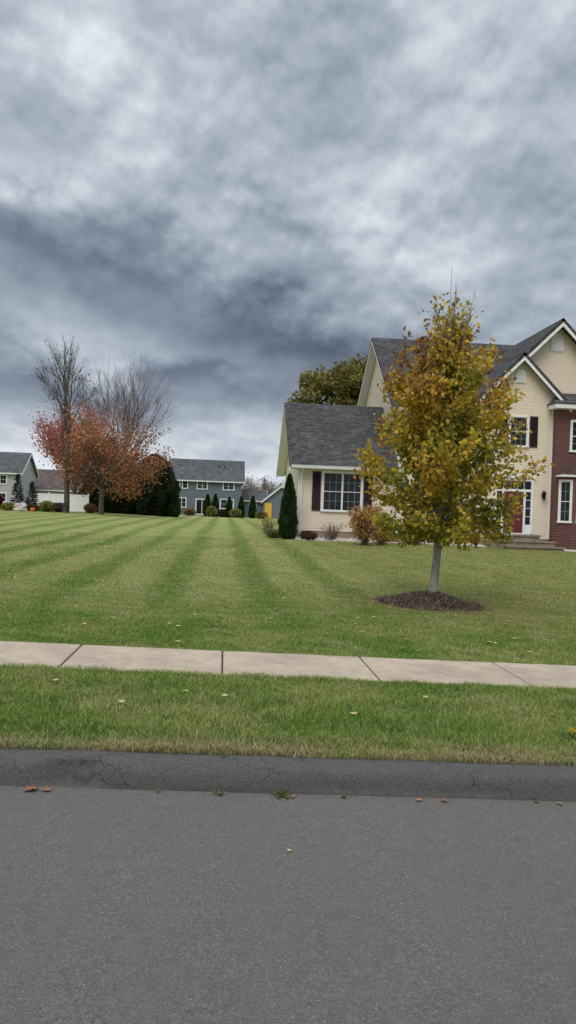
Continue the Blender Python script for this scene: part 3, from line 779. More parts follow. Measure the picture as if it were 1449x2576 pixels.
for b in range(NB):
    f=b/(NB-1); z=.98+f**1.1*3.35
    a=b*2.39996+rg.uniform(-.35,.35)
    el0=math.radians(np.interp(f,[0,.25,.6,1],[10,30,46,68])+rg.uniform(-9,9))
    reach=prof_(z+ .45*np.interp(f,[0,.5,1],[.3,1,1.2]))*rg.uniform(.74,1.08)
    if math.cos(a)>.3 and z<2.2: reach*=1.08
    L=reach/max(.3,math.cos(el0))*.98
    d=np.array([math.cos(a)*math.cos(el0),math.sin(a)*math.cos(el0),math.sin(el0)])
    p0=lead(z); seg=7
    pts,_=curve(p0,d,L,seg,.02,.08)
    r0=np.interp(z,[1,4.5],[.022,.008])
    T.add(pts,np.linspace(r0,.003,seg+1),6)
    dens=np.interp(z,[1,2.8,3.4,4.3],[1.55,1.40,.70,.25])*rg.uniform(.8,1.2)
    addleaves(pts,int(30*dens))
    for s in range(12):
        t=rg.uniform(.08,1.)*(seg); i=min(int(t),seg-1); q=pts[i]+(pts[i+1]-pts[i])*(t-i)
        dd_=nrm(pts[i+1]-pts[i]); sd_=nrm(dd_+rg.normal(0,.65,3)+np.array([0,0,-.05 if z<2 else .10]))
        tw,_=curve(q,sd_,rg.uniform(.2,.46),3,0,.12)
        T.add(tw,[.005,.004,.003,.0015],3)
        addleaves(tw,int(rg.integers(12,21)*dens))
for k in range(13):
    z=rg.uniform(3.2,4.2); a=rg.uniform(0,2*PI); d=nrm(np.array([math.cos(a)*.27+.02,math.sin(a)*.27,1]))
    top=rg.uniform(4.6,5.45) if k else 5.7
    pts,_=curve(lead(z),d,top-z,7,.07,.045); T.add(pts,np.linspace(.011,.003,8),4); addleaves(pts[2:],rg.integers(7,13),.04,None,.055,.085)
    for s in range(3):
        i=rg.integers(2,6); tw,_=curve(pts[i],nrm(d+rg.normal(0,.3,3)),.35,3,.05,.1); T.add(tw,[.005,.004,.003,.002],3); addleaves(tw,2,.03)
for z,a,e,L in ((1.55,.05,18,2.1),(1.75,-.35,22,1.9),(1.35,.3,12,1.8),(2.6,.1,46,1.75),(2.7,2.9,45,1.6),(2.9,3.4,50,1.55),(2.8,-.2,50,1.75),(1.6,3.2,28,1.7),(2.2,0.,38,1.9),(2.0,.2,30,1.9)):
    d=np.array([math.cos(a)*math.cos(math.radians(e)),math.sin(a)*math.cos(math.radians(e)),math.sin(math.radians(e))])
    pts,_=curve(lead(z),d,L,8,.015,.08); T.add(pts,np.linspace(.014,.002,9),5); addleaves(pts[5:],14,.05,'rust',.045,.08)
    for s in range(9):
        i=rg.integers(4,8); tw,_=curve(pts[i],nrm(d+rg.normal(0,.6,3)),rg.uniform(.2,.4),3,.02,.12); T.add(tw,[.004,.003,.002,.001],3); addleaves(tw,8,.04,'rust' if s%2 else None,.045,.08)
lg=leaf_geo(np.array(leafP),np.array(leafS),np.array(leafC),rg,bias=(0,0,-.55),spread=.75)
place_tree('young_tree',(TREE[0],TREE[1],tz),T,lg,M_BARKF,'young tree with yellow green autumn leaves in mulch ring')
# mulch ring
rg=np.random.default_rng(5)
mz=float(gz(*MUL)); nr,na=16,72; V=[];MR=.76
for i in range(nr+1):
    for j in range(na):
        a=2*PI*j/na; r=MR*(i/nr)*(1+.06*math.sin(a*3+1)+.05*math.sin(a*7)); rr=i/nr
        x=r*math.cos(a);y=r*math.sin(a)
        z=.20*(1-rr**1.6)+.03*mnoise.noise(Vector((x*6,y*6,0)))*(1-rr)+float(gz(MUL[0]+x,MUL[1]+y))-mz-.01
        V.append((x,y,z))
Q=[(i*na+j,i*na+(j+1)%na,(i+1)*na+(j+1)%na,(i+1)*na+j) for i in range(nr) for j in range(na)]
V=np.array(V);Vc=np.tile([.12,.095,.078],(len(V),1))
n=10000; r=MR*1.24*rg.uniform(0,1,n)**.60; a=rg.uniform(0,2*PI,n)
px,py=r*np.cos(a),r*np.sin(a); pz_=.20*(1-np.clip(r/MR,0,1)**1.6)+gz(MUL[0]+px,MUL[1]+py)-mz+rg.uniform(-.01,.018,n)+.012*(r>MR)
cc=np.array([(.17,.132,.108),(.08,.062,.053),(.26,.21,.17),(.40,.28,.18)])[rg.choice(4,n,p=[.42,.22,.24,.12])]
lv=leaf_geo(np.stack([px,py,pz_],-1),rg.uniform(.02,.06,n),cc,rg,bias=(0,0,.0),spread=1.,aspect=.45)
Vv,Qq,Cc=join_geo([(V,np.array(Q),Vc),lv])
o=np_mesh('mulch',Vv,Qq,[M_LEAF],col=Cc,loc=(MUL[0],MUL[1],mz)); tag(o,'round mound of dark bark mulch around young tree','mulch',kind='stuff')

# ---------------------------------------------------------------- other trees
def grow(T,tips,rg,p,d,L,r,lvl,maxl,P):
    seg=5 if lvl<2 else 3
    pts=[p]
    for k in range(seg):
        d=nrm(d+rg.normal(0,P['wob'],3)+np.array([0,0,P['up']])); p=p+d*L/seg; pts.append(p)
    pts=np.array(pts)
    rend=r*.55
    T.add(pts,np.linspace(r,rend,seg+1),8 if lvl==0 else (5 if lvl<3 else 3))
    if lvl>=maxl:
        tips.append(pts[-1]);tips.append(pts[-2]); return
    for c in range(P['n'][lvl]):
        t=rg.uniform(P['t0'],1.)*seg; i=min(int(t),seg-1); q=pts[i]+(pts[i+1]-pts[i])*(t-i)
        ax=nrm(np.cross(d,rg.normal(0,1,3))); an=math.radians(rg.uniform(*P['ang']))
        cd=nrm(d*math.cos(an)+ax*math.sin(an))
        grow(T,tips,rg,q,cd,L*P['ratio']*rg.uniform(.75,1.15),max(P['rmin'],r*.45*rg.uniform(.8,1.2)),lvl+1,maxl,P)
    grow(T,tips,rg,pts[-1],d,L*P['ratio']*1.05,max(P['rmin'],rend),lvl+1,maxl,P)
def clump_leaves(rg,tips,per,sp,size,pal,weights,bias=(0,0,-.2),hgrad=None):
    tips=np.array(tips); N=len(tips)*per
    pos=np.repeat(tips,per,axis=0)+rg.normal(0,sp,(N,3))
    nz=cnoise(tips,.5,rg.uniform(0,50))
    base=rg.choice(len(pal),N,p=weights)
    c=np.array(pal)[base]; sh=1+.55*np.repeat(nz,per)
    if hgrad: sh*=np.interp(pos[:,2],hgrad[0],hgrad[1])
    return leaf_geo(pos,rg.uniform(size*.7,size*1.3,N),c*sh[:,None],rg,bias)
def at(x,y,dz=0): return (x,y,float(gz(x,y))+dz)
rg=np.random.default_rng(21);T=Tubes();tips=[]
T.add([(0,0,-.2),(0.05,0,1.),(-.05,0,3.5),(.0,0,6.)],[.32,.25,.21,.17],10)
P=dict(wob=.12,up=.085,n=[3,3,3,3,2],t0=.3,ang=(16,42),ratio=.64,rmin=.012)
for d,L,r in (((-.26,.05,1),4.0,.15),((.10,-.1,1),4.1,.14),((-.05,.2,1),3.8,.11)):
    grow(T,tips,rg,np.array([.0,0,5.6]),nrm(np.array(d)),L,r,0,4,P)
for z,dx_ in ((3.6,-1),(4.6,1),(5.2,-1)):
    grow(T,tips,rg,np.array([0,0,z]),nrm(np.array([dx_*.7,.2,1.2])),2.2,.06,1,4,P)
lf=clump_leaves(rg,tips[::14],1,.1,.16,[(.12,.07,.035)],[1.])
place_tree('bare_tree',at(-14.1,70),T,lf,M_BARKD,'tall nearly bare tree with dark forked trunk')
rg=np.random.default_rng(33);T=Tubes();tips=[]
T.add([(0,0,-.2),(0,0,2.),(0,0,4.2)],[.42,.34,.3],10)
P=dict(wob=.05,up=.035,n=[3,3,3,2,2],t0=.25,ang=(14,34),ratio=.70,rmin=.013)
for k in range(9):
    a=k*.785+.3; s=.30 if k%2 else .55
    if k==8: s=.05
    grow(T,tips,rg,np.array([0,0,3.2+.25*k]),nrm(np.array([math.cos(a)*s,math.sin(a)*s,1])),4.7,.11,0,4,P)
place_tree('bare_tree',at(-12.0,90),T,None,M_BARKR,'broad leafless tree with fine reddish twigs')
rg=np.random.default_rng(44);T=Tubes();tips=[]
T.add([(0,0,-.2),(0,0,1.),(.05,0,2.6)],[.28,.22,.18],10)
P=dict(wob=.10,up=.02,n=[4,4,3,3],t0=.25,ang=(22,55),ratio=.66,rmin=.014)
for k in range(9):
    a=k*2.4; el_=[.25,.5,.9,1.4,2.2][k%5]
    grow(T,tips,rg,np.array([0,0,1.9+.16*k]),nrm(np.array([math.cos(a),math.sin(a),el_])),2.9,.10,0,3,P)
lf=clump_leaves(rg,tips[::1],5,.36,.16,[(.46,.18,.08),(.56,.28,.10),(.34,.135,.08),(.24,.16,.09)],[.38,.22,.27,.13],hgrad=([0,9],[.75,1.1]))
place_tree('autumn_tree',at(-10.7,68),T,lf,M_BARKD,'spreading tree with orange brown autumn leaves')
rg=np.random.default_rng(55);T=Tubes();tips=[]
T.add([(0,0,-.2),(0,0,1.5),(.0,0,3.)],[.3,.24,.2],10)
P=dict(wob=.07,up=.06,n=[4,4,3,3],t0=.25,ang=(18,42),ratio=.67,rmin=.018)
for k in range(9):
    a=k*2.4; el_=[.45,.8,1.2,1.9,3.][k%5]
    grow(T,tips,rg,np.array([0,0,1.5+.2*k]),nrm(np.array([math.cos(a),math.sin(a),el_])),3.4,.10,0,3,P)
lf=clump_leaves(rg,tips,7,.40,.19,[(.56,.21,.17),(.48,.16,.135),(.35,.135,.12),(.60,.32,.23)],[.4,.25,.2,.15],hgrad=([0,10],[.8,1.1]))
place_tree('red_maple',at(-15.7,82),T,lf,M_BARKR,'rounded maple with pinkish red autumn leaves')
def clumpy_tree(name,base,crown,rad,nclump,cr,per,size,pal,wt,trunk,label,seed,bark=M_BARKD):
    rg=np.random.default_rng(seed);T=Tubes(); cx,cy,cz=crown
    T.add([(0,0,-.2),(0,0,cz*.3),(cx*.3,cy*.3,cz*.6),(cx,cy,cz+rad[2]*.5)],[trunk,trunk*.8,trunk*.6,trunk*.2],10)
    C=[]
    while len(C)<nclump:
        v=nrm(rg.normal(0,1,3))*rg.uniform(.45,1.)**.6
        C.append(np.array([cx,cy,cz])+v*np.array(rad))
    parts=[]
    for c in C:
        T.add(np.array([[cx*.3,cy*.3,cz*.55],(np.array([cx*.5,cy*.5,cz*.7])+c)/2,c]),[trunk*.3,trunk*.16,.03],5)
        r=cr*rg.uniform(.6,1.25); v=nrm(rg.normal(0,1,(per,3)))*rg.uniform(.55,1.08,(per,1))
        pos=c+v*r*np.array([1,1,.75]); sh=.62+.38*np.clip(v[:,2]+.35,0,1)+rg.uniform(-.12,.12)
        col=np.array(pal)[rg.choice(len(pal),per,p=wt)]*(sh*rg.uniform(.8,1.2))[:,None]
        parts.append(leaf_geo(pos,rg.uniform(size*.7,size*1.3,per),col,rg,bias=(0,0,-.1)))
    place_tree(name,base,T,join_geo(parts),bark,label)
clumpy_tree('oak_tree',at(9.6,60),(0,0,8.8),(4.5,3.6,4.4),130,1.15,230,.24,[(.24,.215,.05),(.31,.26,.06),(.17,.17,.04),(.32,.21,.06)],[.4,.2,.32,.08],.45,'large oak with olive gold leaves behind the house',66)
for i_,(x,y,h) in enumerate(((5.6,150,8.),(8.5,155,7.5),(3.2,160,7.),(11,158,7.2),(-23,140,6.5))):
    rg=np.random.default_rng(70+i_);T=Tubes();tips=[]
    T.add([(0,0,-.2),(0,0,h*.2)],[.25,.2],6)
    P=dict(wob=.07,up=.03,n=[3,3,3],t0=.25,ang=(15,40),ratio=.68,rmin=.03)
    for k in range(6): a=k*1.1; grow(T,tips,rg,np.array([0,0,h*.12]),nrm(np.array([math.cos(a)*.6,math.sin(a)*.6,1])),h*.36,.09,0,3,P)
    lf=clump_leaves(rg,tips,1,.3,.25,[(.38,.24,.19),(.30,.2,.16),(.28,.22,.16)],[.4,.4,.2])
    place_tree('bare_tree',at(x,y),T,lf,M_BARKR,'distant thin autumn tree behind the blue house',group='distant autumn trees')

# ---------------------------------------------------------------- shrubs
def cone_prof(t): return np.interp(t,[0,.06,.25,.6,.85,1],[.62,.88,1.,.72,.36,.04])
def fat_prof(t): return np.interp(t,[0,.1,.4,.7,.9,1],[.8,.96,1.,.82,.5,.1])
def round_prof(t): return np.interp(t,[0,.15,.45,.75,.92,1],[.55,.85,1.,.85,.5,.1])
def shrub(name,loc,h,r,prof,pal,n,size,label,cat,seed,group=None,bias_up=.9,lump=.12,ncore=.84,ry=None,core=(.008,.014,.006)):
    rg=np.random.default_rng(seed); ry=ry or r
    t=rg.uniform(0,1,n)**.9; a=rg.uniform(0,2*PI,n)
    nz=np.array([mnoise.noise(Vector((math.cos(x)*1.7+seed,math.sin(x)*1.7,y*h*1.3/max(r,.4)))) for x,y in zip(a,t)])
    rad=prof(t)*(1+lump*nz*2)*rg.uniform(.84,1.05,n)
    pos=np.stack([np.cos(a)*rad*r,np.sin(a)*rad*ry,t*h],-1)
    out=np.stack([np.cos(a),np.sin(a),0*a],-1)*.6; out[:,2]=bias_up
    col=np.array(pal)[rg.integers(0,len(pal),n)]*(1+.7*nz+rg.uniform(-.2,.2,n))[:,None]
    lv=leaf_geo(pos,rg.uniform(size*.7,size*1.3,n),np.clip(col,.002,1),rg,bias=out,spread=.42,aspect=.7)
    parts=[lv]
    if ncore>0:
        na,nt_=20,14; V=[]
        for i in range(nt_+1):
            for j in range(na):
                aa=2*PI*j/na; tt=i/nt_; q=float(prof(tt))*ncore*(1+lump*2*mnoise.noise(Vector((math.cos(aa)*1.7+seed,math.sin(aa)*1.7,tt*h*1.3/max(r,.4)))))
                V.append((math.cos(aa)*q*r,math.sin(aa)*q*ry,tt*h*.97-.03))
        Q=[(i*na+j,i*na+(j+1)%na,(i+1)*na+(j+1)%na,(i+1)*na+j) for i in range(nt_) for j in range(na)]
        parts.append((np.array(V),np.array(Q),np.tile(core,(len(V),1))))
    V,Q,Cc=join_geo(parts)
    o=np_mesh(name,V,Q,[M_LEAF],col=Cc,loc=loc); tag(o,label,cat,group); return o
GREEN=[(.030,.072,.021),(.045,.10,.028),(.022,.050,.017)]
DKG=[(.029,.048,.024),(.045,.067,.034),(.019,.033,.018)]
shrub('arborvitae',at(2.92,35.2,-.02),2.95,.40,cone_prof,GREEN,6500,.08,'tall narrow dark green arborvitae at house corner','shrub',1)
shrub('evergreen_tree',at(-7.3,80),6.1,2.2,fat_prof,DKG,9000,.28,'large rounded dark evergreen beside the hedge','evergreen tree',2,lump=.16)
shrub('evergreen_tree',at(-10.6,80),4.6,2.1,fat_prof,DKG,7000,.28,'broad dark evergreen in a hedge row','evergreen tree',3,'evergreens in the hedge row',lump=.16)
shrub('evergreen_tree',at(-13.0,80.5),4.2,1.7,fat_prof,DKG,7000,.28,'broad dark evergreen in a hedge row','evergreen tree',4,'evergreens in the hedge row',lump=.16)
shrub('evergreen_tree',at(-9.0,81),5.0,2.0,fat_prof,DKG,7000,.28,'broad dark evergreen in a hedge row','evergreen tree',5,'evergreens in the hedge row',lump=.16)
shrub('arborvitae',at(-5.1,79),2.6,.55,cone_prof,GREEN,2500,.16,'small cone arborvitae beside large evergreen','shrub',6)
base=None
for i_,(x,h,s) in enumerate(((-2.25,2.7,.9),(-1.25,2.9,1.),(.55,2.6,.9),(2.1,2.7,.9),(3.6,2.8,1.))):
    loc=at(x,100)
    if base is None:
        base=shrub('arborvitae',loc,2.8,.5,cone_prof,GREEN,1800,.15,'narrow arborvitae in front of blue house','shrub',9,'arborvitae row by the blue house')
    else:
        o=base.copy(); o.location=loc; o.rotation_euler=(0,0,i_*1.3); o.scale=(s,s,h/2.8); link(o)
YG=[(.32,.30,.07),(.20,.23,.06),(.42,.35,.10)]
TANP=[(.36,.20,.09),(.26,.15,.08),(.43,.29,.15)]
for x,y,h,r,pal,sd_ in ((-1.7,99,1.3,.7,YG,11),(1.4,99,1.1,.8,YG,12),(-4.5,100,.8,.8,TANP,13),(-6.2,100,.7,.6,YG,14),(4.7,99,.9,.8,YG,15),(-.2,100,.9,.7,GREEN,16)):
    shrub('garden_shrub',at(x,y),h,r,round_prof,pal,500,.15,'small garden shrub in front of blue house','shrub',sd_,'garden shrubs by the blue house',ncore=.7)
RED=[(.20,.03,.035),(.27,.045,.05),(.13,.02,.025)]
shrub('red_shrub',at(-20.9,71.5),1.6,.85,round_prof,RED,1500,.16,'round crimson autumn shrub','shrub',20,ncore=.75,core=(.05,.008,.01))
for x,y,h,r,pal,sd_,lb in ((-16.0,71,.9,.65,YG,21,'olive garden bush by white fence'),(-15.1,72,.75,.5,[(.18,.16,.10),(.26,.2,.13)],22,'faded brown garden bush by white fence'),
     (-17.4,71.5,.6,.6,[(.08,.10,.04),(.13,.12,.06)],23,'low dark green bush by boulder'),(-19.2,71,.6,.8,YG,24,'low yellow green bush beside boulder'),(-12.4,72.5,.8,.5,TANP,25,'tan ornamental grass clump by fence')):
    shrub('garden_bush',at(x,y),h,r,round_prof,pal,900,.14,lb,'shrub',sd_,ncore=.7)
def spruce(x,y,h,r,seed,label):
    rg=np.random.default_rng(seed);T=Tubes(); T.add([(0,0,-.1),(0,0,h*.5),(0,0,h)],[.07,.045,.01],6)
    P_=[];D_=[]
    z=.15
    while z<h*.97:
        rr=r*(1-z/h)**.85
        for k in range(11):
            a=rg.uniform(0,2*PI); L=rr*rg.uniform(.75,1.1)
            tip=np.array([math.cos(a)*L,math.sin(a)*L,z-.12*L+.1*L*L]); T.add([(0,0,z+.05),tip*.6+np.array([0,0,z*.4+.01]),tip],[.012,.008,.004],3)
            for s in range(16):
                f=rg.uniform(.2,1); P_.append(np.array([tip[0]*f,tip[1]*f,z+(tip[2]-z)*f])+rg.normal(0,.035,3)); D_.append([math.cos(a),math.sin(a),rg.uniform(-.2,.3)])
        z+=.17+.02*h/3
    pal=np.array([(.05,.09,.075),(.035,.065,.05),(.07,.115,.095)])
    lf=leaf_geo(np.array(P_),rg.uniform(.09,.16,len(P_)),pal[rg.integers(0,3,len(P_))],rg,bias=np.array(D_),spread=.45,aspect=.6)
    place_tree('spruce_tree',at(x,y),T,lf,M_BARKD,label)
spruce(-18.9,72,3.5,.85,31,'small blue green spruce by white fence'); spruce(-17.7,72.5,2.7,.85,32,'short blue green spruce by white fence')
def blobmesh(name,loc,sx,sy,sz,mat,seed,n=.25,fr=1.6,rib=0):
    V=[];na,nt_=28,16
    for i in range(nt_+1):
        for j in range(na):
            th=PI*i/nt_;a=2*PI*j/na; v=Vector((math.sin(th)*math.cos(a),math.sin(th)*math.sin(a),math.cos(th)))
            q=1+n*mnoise.noise(v*fr+Vector((seed,0,0)))+ (rib*abs(math.cos(a*5))-rib if rib else 0)*math.sin(th)
            V.append((v.x*sx*q,v.y*sy*q,v.z*sz*q+sz*.8))
    Q=[(i*na+j,i*na+(j+1)%na,(i+1)*na+(j+1)%na,(i+1)*na+j) for i in range(nt_) for j in range(na)]
    return np_mesh(name,V,Q,[mat],loc=loc,smooth=True)
o=blobmesh('boulder',at(-18.1,70,-.05),.65,.5,.40,M_STONE,3,.7); tag(o,'pale rounded garden boulder on the grass','rock')
M_PUMP=mat_plain('pumpkin_skin',(.62,.13,.015),.5,.15,5)
Pk=empty('pumpkin',at(-17.0,70)); tag(Pk,'orange pumpkin sitting by garden bushes','pumpkin')
o=blobmesh('body',(0,0,0),.25,.25,.19,M_PUMP,1,.03,1,.09); o.parent=Pk
mb=MB(); mb.cyl((0,0,.30),.03,.018,.09,6); o=mb.build('stem',[mat_plain('stem_green',(.08,.09,.03))],Pk)
B=at(-14.3,68.5); Bn=empty('garden_bench',B); tag(Bn,'dark slatted garden bench beside bare tree','bench')
bx,by,bz=B
mb=MB(B)
for k in range(4): mb.box(bx-.62,bx+.62,by-.2+k*.11,by-.11+k*.11,bz+.40,bz+.43)
mb.build('seat',[M_BLACK],Bn)
mb=MB(B)
for k in range(3): mb.box(bx-.62,bx+.62,by+.26,by+.29,bz+.52+k*.13,bz+.60+k*.13)
for s in (-.6,0,.6): mb.box(bx+s-.02,bx+s+.02,by+.245,by+.262,bz+.4,bz+.9)
mb.build('backrest',[M_BLACK],Bn)
for s in (-.58,.58):
    for y_ in (-.17,.2):
        mb=MB(B); mb.box(bx+s-.025,bx+s+.025,by+y_-.025,by+y_+.025,bz-.02,bz+.40); mb.build('leg',[M_BLACK],Bn)
    mb=MB(B); mb.box(bx+s-.03,bx+s+.03,by-.2,by+.26,bz+.60,bz+.63); mb.box(bx+s-.02,bx+s+.02,by-.19,by-.15,bz+.43,bz+.60); mb.build('armrest',[M_BLACK],Bn)

# ---------------------------------------------------------------- beds in front of the cream house
def twiggy(name,loc,h,r,nst,leaves,pal,lsize,label,seed,bark=M_BARKR,flower=False):
    rg=np.random.default_rng(seed);T=Tubes();LP=[]
    for k in range(nst):
        a=rg.uniform(0,2*PI); s=rg.uniform(.1,1.)*r; p=np.array([rg.normal(0,.06),rg.normal(0,.06),0]); d=nrm(np.array([math.cos(a)*s,math.sin(a)*s,h*rg.uniform(.6,1)]))
        L=h*rg.uniform(.7,1.05); pts=[p]
        for i in range(5): d=nrm(d+rg.normal(0,.1,3)); p=p+d*L/5; pts.append(p)
        pts=np.array(pts);T.add(pts,np.linspace(.012,.003,6),4)
        for s2 in range(5):
            i=rg.integers(1,5); q=pts[i]; dd=nrm(d+rg.normal(0,.5,3)); tw=np.array([q,q+dd*L*.14,q+dd*L*.28]);T.add(tw,[.006,.004,.002],3)
            for _ in range(leaves): LP.append(tw[rg.integers(1,3)]+rg.normal(0,lsize*.8,3))
        for _ in range(leaves*2): LP.append(pts[-1]+rg.normal(0,lsize*.9,3))
    E=empty(name,loc); tag(E,label,'shrub')
    V,Q=T.geo(); np_mesh('stem',V,Q,[bark],parent=E)
    if leaves:
        LP=np.array(LP); pal=np.array(pal); c=pal[rg.integers(0,len(pal),len(LP))]
        g_=leaf_geo(LP,rg.uniform(lsize*.7,lsize*1.2,len(LP)),c,rg); np_mesh('foliage',g_[0],g_[1],[M_LEAF],col=g_[2],parent=E)
HY=[(.58,.28,.10),(.48,.21,.08),(.62,.40,.20),(.36,.28,.09),(.34,.15,.06)]
twiggy('hydrangea',at(6.0,32.6),1.70,.90,46,9,HY,.08,'hydrangea with tan orange dried blooms',41,M_BARKD)
twiggy('low_shrub',at(6.95,33.6),.7,.65,22,6,HY,.07,'low rusty leaved shrub beside hydrangea',42)
twiggy('bare_shrub',at(5.05,35.1),.95,.6,34,0,HY,.05,'small leafless twiggy shrub by the foundation',43)
twiggy('bare_shrub',at(4.75,34.9),.7,.4,16,1,[(.25,.1,.08)],.04,'small reddish twiggy shrub by the foundation',44)
shrub('low_shrub',at(3.85,34.9),.38,.42,round_prof,[(.12,.06,.04),(.08,.045,.03),(.17,.08,.05)],900,.05,'low dark brown mounded shrub by foundation','shrub',45,ncore=.75,core=(.02,.012,.01))
shrub('boxwood',at(8.55,34.6,-.02),1.0,.5,round_prof,[(.045,.11,.022),(.075,.15,.03),(.035,.08,.018)],3500,.05,'rounded green boxwood beside downspout','shrub',46,lump=.08)
shrub('low_shrub',at(7.6,35.2),.45,.45,round_prof,TANP,900,.06,'low tan shrub by the foundation','shrub',47,ncore=.6)
shrub('low_shrub',at(9.8,35.1),.5,.4,round_prof,YG,800,.06,'low yellow green shrub by the foundation','shrub',48,ncore=.6)
twiggy('yellow_shrub',at(2.15,37.2),.95,.5,22,3,[(.34,.32,.09),(.21,.23,.06),(.38,.26,.09)],.055,'sparse yellow green shrub beside arborvitae',49)
shrub('low_shrub',at(2.38,36.2),.38,.38,round_prof,[(.14,.19,.05),(.25,.25,.08)],900,.055,'low green shrub beside arborvitae','shrub',50,ncore=.6)
for (x,y,z),s in ((at(11.35,33.9),0),((12.28,34.2,.90),1)):
    E=empty('flower_urn',(x,y,z)); tag(E,'black footed urn planter on the '+('front steps' if s else 'lawn edge'),'planter')
    mb=MB(); mb.cyl((0,0,0),.11,.07,.05,14); mb.cyl((0,0,.05),.04,.05,.08,14); mb.cyl((0,0,.13),.06,.17,.2,14); mb.cyl((0,0,.33),.19,.19,.03,14); mb.build('urn',[M_BLACK],E,True)
    rg=np.random.default_rng(60+s); n=160; v=nrm(rg.normal(0,1,(n,3)))*rg.uniform(.3,1,(n,1))*.17; v[:,2]=abs(v[:,2])+.35
    g_=leaf_geo(v,rg.uniform(.04,.07,n),np.array([(.12,.05,.06),(.08,.09,.04),(.2,.1,.12)])[rg.integers(0,3,n)],rg); np_mesh('foliage',g_[0],g_[1],[M_LEAF],col=g_[2],parent=E)
rg=np.random.default_rng(77)
mb=MB(); 
def pebble(x,y,r):
    z=float(gz(x,y)); i=len(mb.v); 
    pts=[(0,0,1),(1,0,.1),(.3,.95,.1),(-.8,.6,.1),(-.8,-.6,.1),(.3,-.95,.1)]
    for p in pts: mb.v.append(Vector((x+p[0]*r*rg.uniform(.7,1.2),y+p[1]*r*rg.uniform(.7,1.2),z+p[2]*r*.7)))
    for k in range(5): mb.f.append([i,i+1+k,i+1+(k+1)%5]); mb.m.append(0)
for _ in range(3400):
    x=rg.uniform(3.3,20); y=rg.uniform(34.6,35.95)
    if 11.6<x<12.0: y=rg.uniform(34.3,35.0)
    if 12.0<x<15.3: continue
    if x>=15.2: y=rg.uniform(33.2,34.1)
    pebble(x,y,rg.uniform(.03,.09))
o=mb.build('gravel',[M_STONE]); tag(o,'pale stones edging the foundation bed','gravel',kind='stuff')
rg=np.random.default_rng(88); n=15000
x=rg.uniform(-160,190,n); hh=3.2+1.1*np.sin(x*.11)+.9*np.sin(x*.37+1)+.5*np.sin(x*1.1)
pos=np.stack([x,rg.uniform(190,205,n),rg.uniform(0,1,n)**.7*hh+.4],-1)
g_=leaf_geo(pos,rg.uniform(.7,1.3,n),np.array([(.16,.13,.11),(.12,.11,.09),(.2,.14,.12),(.09,.10,.07)])[rg.integers(0,4,n)],rg)
o=np_mesh('tree_line',g_[0],g_[1],[M_LEAF],col=g_[2]); tag(o,'low brown tree line on the horizon','trees',kind='stuff')

# ---------------------------------------------------------------- fallen leaves
LM={}
def fallen(x,y,z,s,c,rot,label,curl=.35):
    if c not in LM: LM[c]=mat_plain('dry_leaf',c,.7,.3,30)
    out=[(0,-.5),(.12,-.3),(.42,-.32),(.34,-.05),(.5,.18),(.22,.2),(.1,.55),(0,.62),(-.1,.55),(-.22,.2),(-.5,.18),(-.34,-.05),(-.42,-.32),(-.12,-.3)]
    cr,sr=math.cos(rot),math.sin(rot); V=[(0,0,.012*s/.1)]
    for px_,py_ in out:
        zz=curl*(px_*px_+.6*py_*py_)*(1 if px_>-.2 else 1.6)
        V.append(((px_*cr-py_*sr)*s,(px_*sr+py_*cr)*s,zz*s+.003))
    n=len(out); Q=[(0,1+k,1+(k+1)%n) for k in range(n)]
    o=np_mesh('fallen_leaf',V,Q,[LM[c]],loc=(x,y,z)); tag(o,label,'leaf','fallen leaves')
rg=np.random.default_rng(90)
BR=(.27,.12,.07);YE=(.66,.52,.24);OR=(.40,.20,.10)
for x,s,c in ((-1.02,.085,BR),(-.94,.06,BR),(.45,.035,OR),(1.19,.04,OR),(1.34,.045,BR),(2.04,.035,OR),(2.65,.05,BR)):
    fallen(x,4.40,float(rz(x))+.008,s,c,rg.uniform(0,6),'dry brown leaf lying against the kerb',.6)
for x,y,c in ((.37,3.7,YE),(1.75,2.2,OR)): fallen(x,y,float(rz(x))+.008,.022,c,rg.uniform(0,6),'small leaf lying on the asphalt')
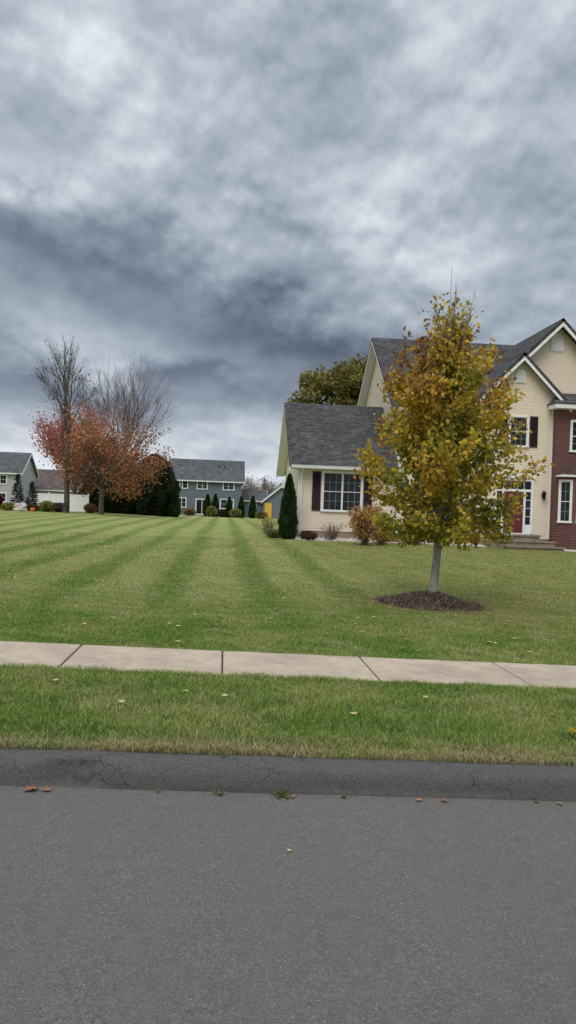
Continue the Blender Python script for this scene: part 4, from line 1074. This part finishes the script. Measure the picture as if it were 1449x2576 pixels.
L_=[(-1.95,10.6,YE),(-1.35,9.8,YE),(-1.6,9.2,YE),(-.35,10.4,YE),(-.45,8.3,YE),(-.25,6.1,YE),(.05,6.0,YE),(-.7,5.7,YE),(1.0,5.6,YE),(2.2,8.4,OR),(3.3,9.2,YE),(1.9,9.8,BR),(1.6,10.6,OR),(2.2,11.,YE),(3.6,11.6,YE),(4.8,10.4,OR),(-1.3,6.3,YE),(.8,11.4,YE),(2.7,12.2,BR),(1.7,6.2,YE),(2.6,5.8,OR)]
for k in range(64):
    y=rg.uniform(8.6,17); x=(rg.uniform(-.2,.42)*y) if k%3 else rg.normal(3.4,1.4)
    if (x-MUL[0])**2+(y-MUL[1])**2<.8: continue
    L_.append((x,y,(YE,OR,BR,YE)[k%4]))
for x,y,c in L_:
    fallen(x,y,float(gz(x,y))+.035,rg.uniform(.045,.07),c,rg.uniform(0,6),'pale yellow leaf lying on the grass' if c==YE else 'rusty brown leaf lying on the grass')
def weed(x,y,z,r,n,pal,label,name='weed',flower=False):
    rg=np.random.default_rng(int(x*100)%977+5); a=rg.uniform(0,2*PI,n); d=np.stack([np.cos(a),np.sin(a),rg.uniform(.15,.7,n)],-1)
    g_=leaf_geo(rg.normal(0,r*.12,(n,3))*np.array([1,1,0]),rg.uniform(r*.6,r,n),np.array(pal)[rg.integers(0,len(pal),n)],rg,bias=d*2,spread=.25,aspect=.35)
    parts=[g_]
    if flower:
        m_=40; v=nrm(rg.normal(0,1,(m_,3)))*.012; v[:,2]=abs(v[:,2]); parts.append(leaf_geo(v+np.array([0,0,.075]),np.full(m_,.014),np.tile((.8,.55,.02),(m_,1)),rg,bias=v*60))
    V,Q,Cc=join_geo(parts); o=np_mesh(name,V,Q,[M_LEAF],col=Cc,loc=(x,y,z)); tag(o,label,'weed')
weed(2.48,5.2,float(gz(2.48,5.2)),.10,26,[(.05,.09,.02),(.07,.12,.03)],'dandelion with yellow flower in the grass','dandelion',True)
for x,r,n in ((.02,.05,14),(.38,.07,22),(-.32,.03,8),(.75,.03,10),(1.9,.03,8)):
    weed(x,4.42,float(rz(x))+.004,r,n,[(.12,.16,.06),(.2,.21,.09),(.24,.21,.12)],'small weed growing from the kerb crack')
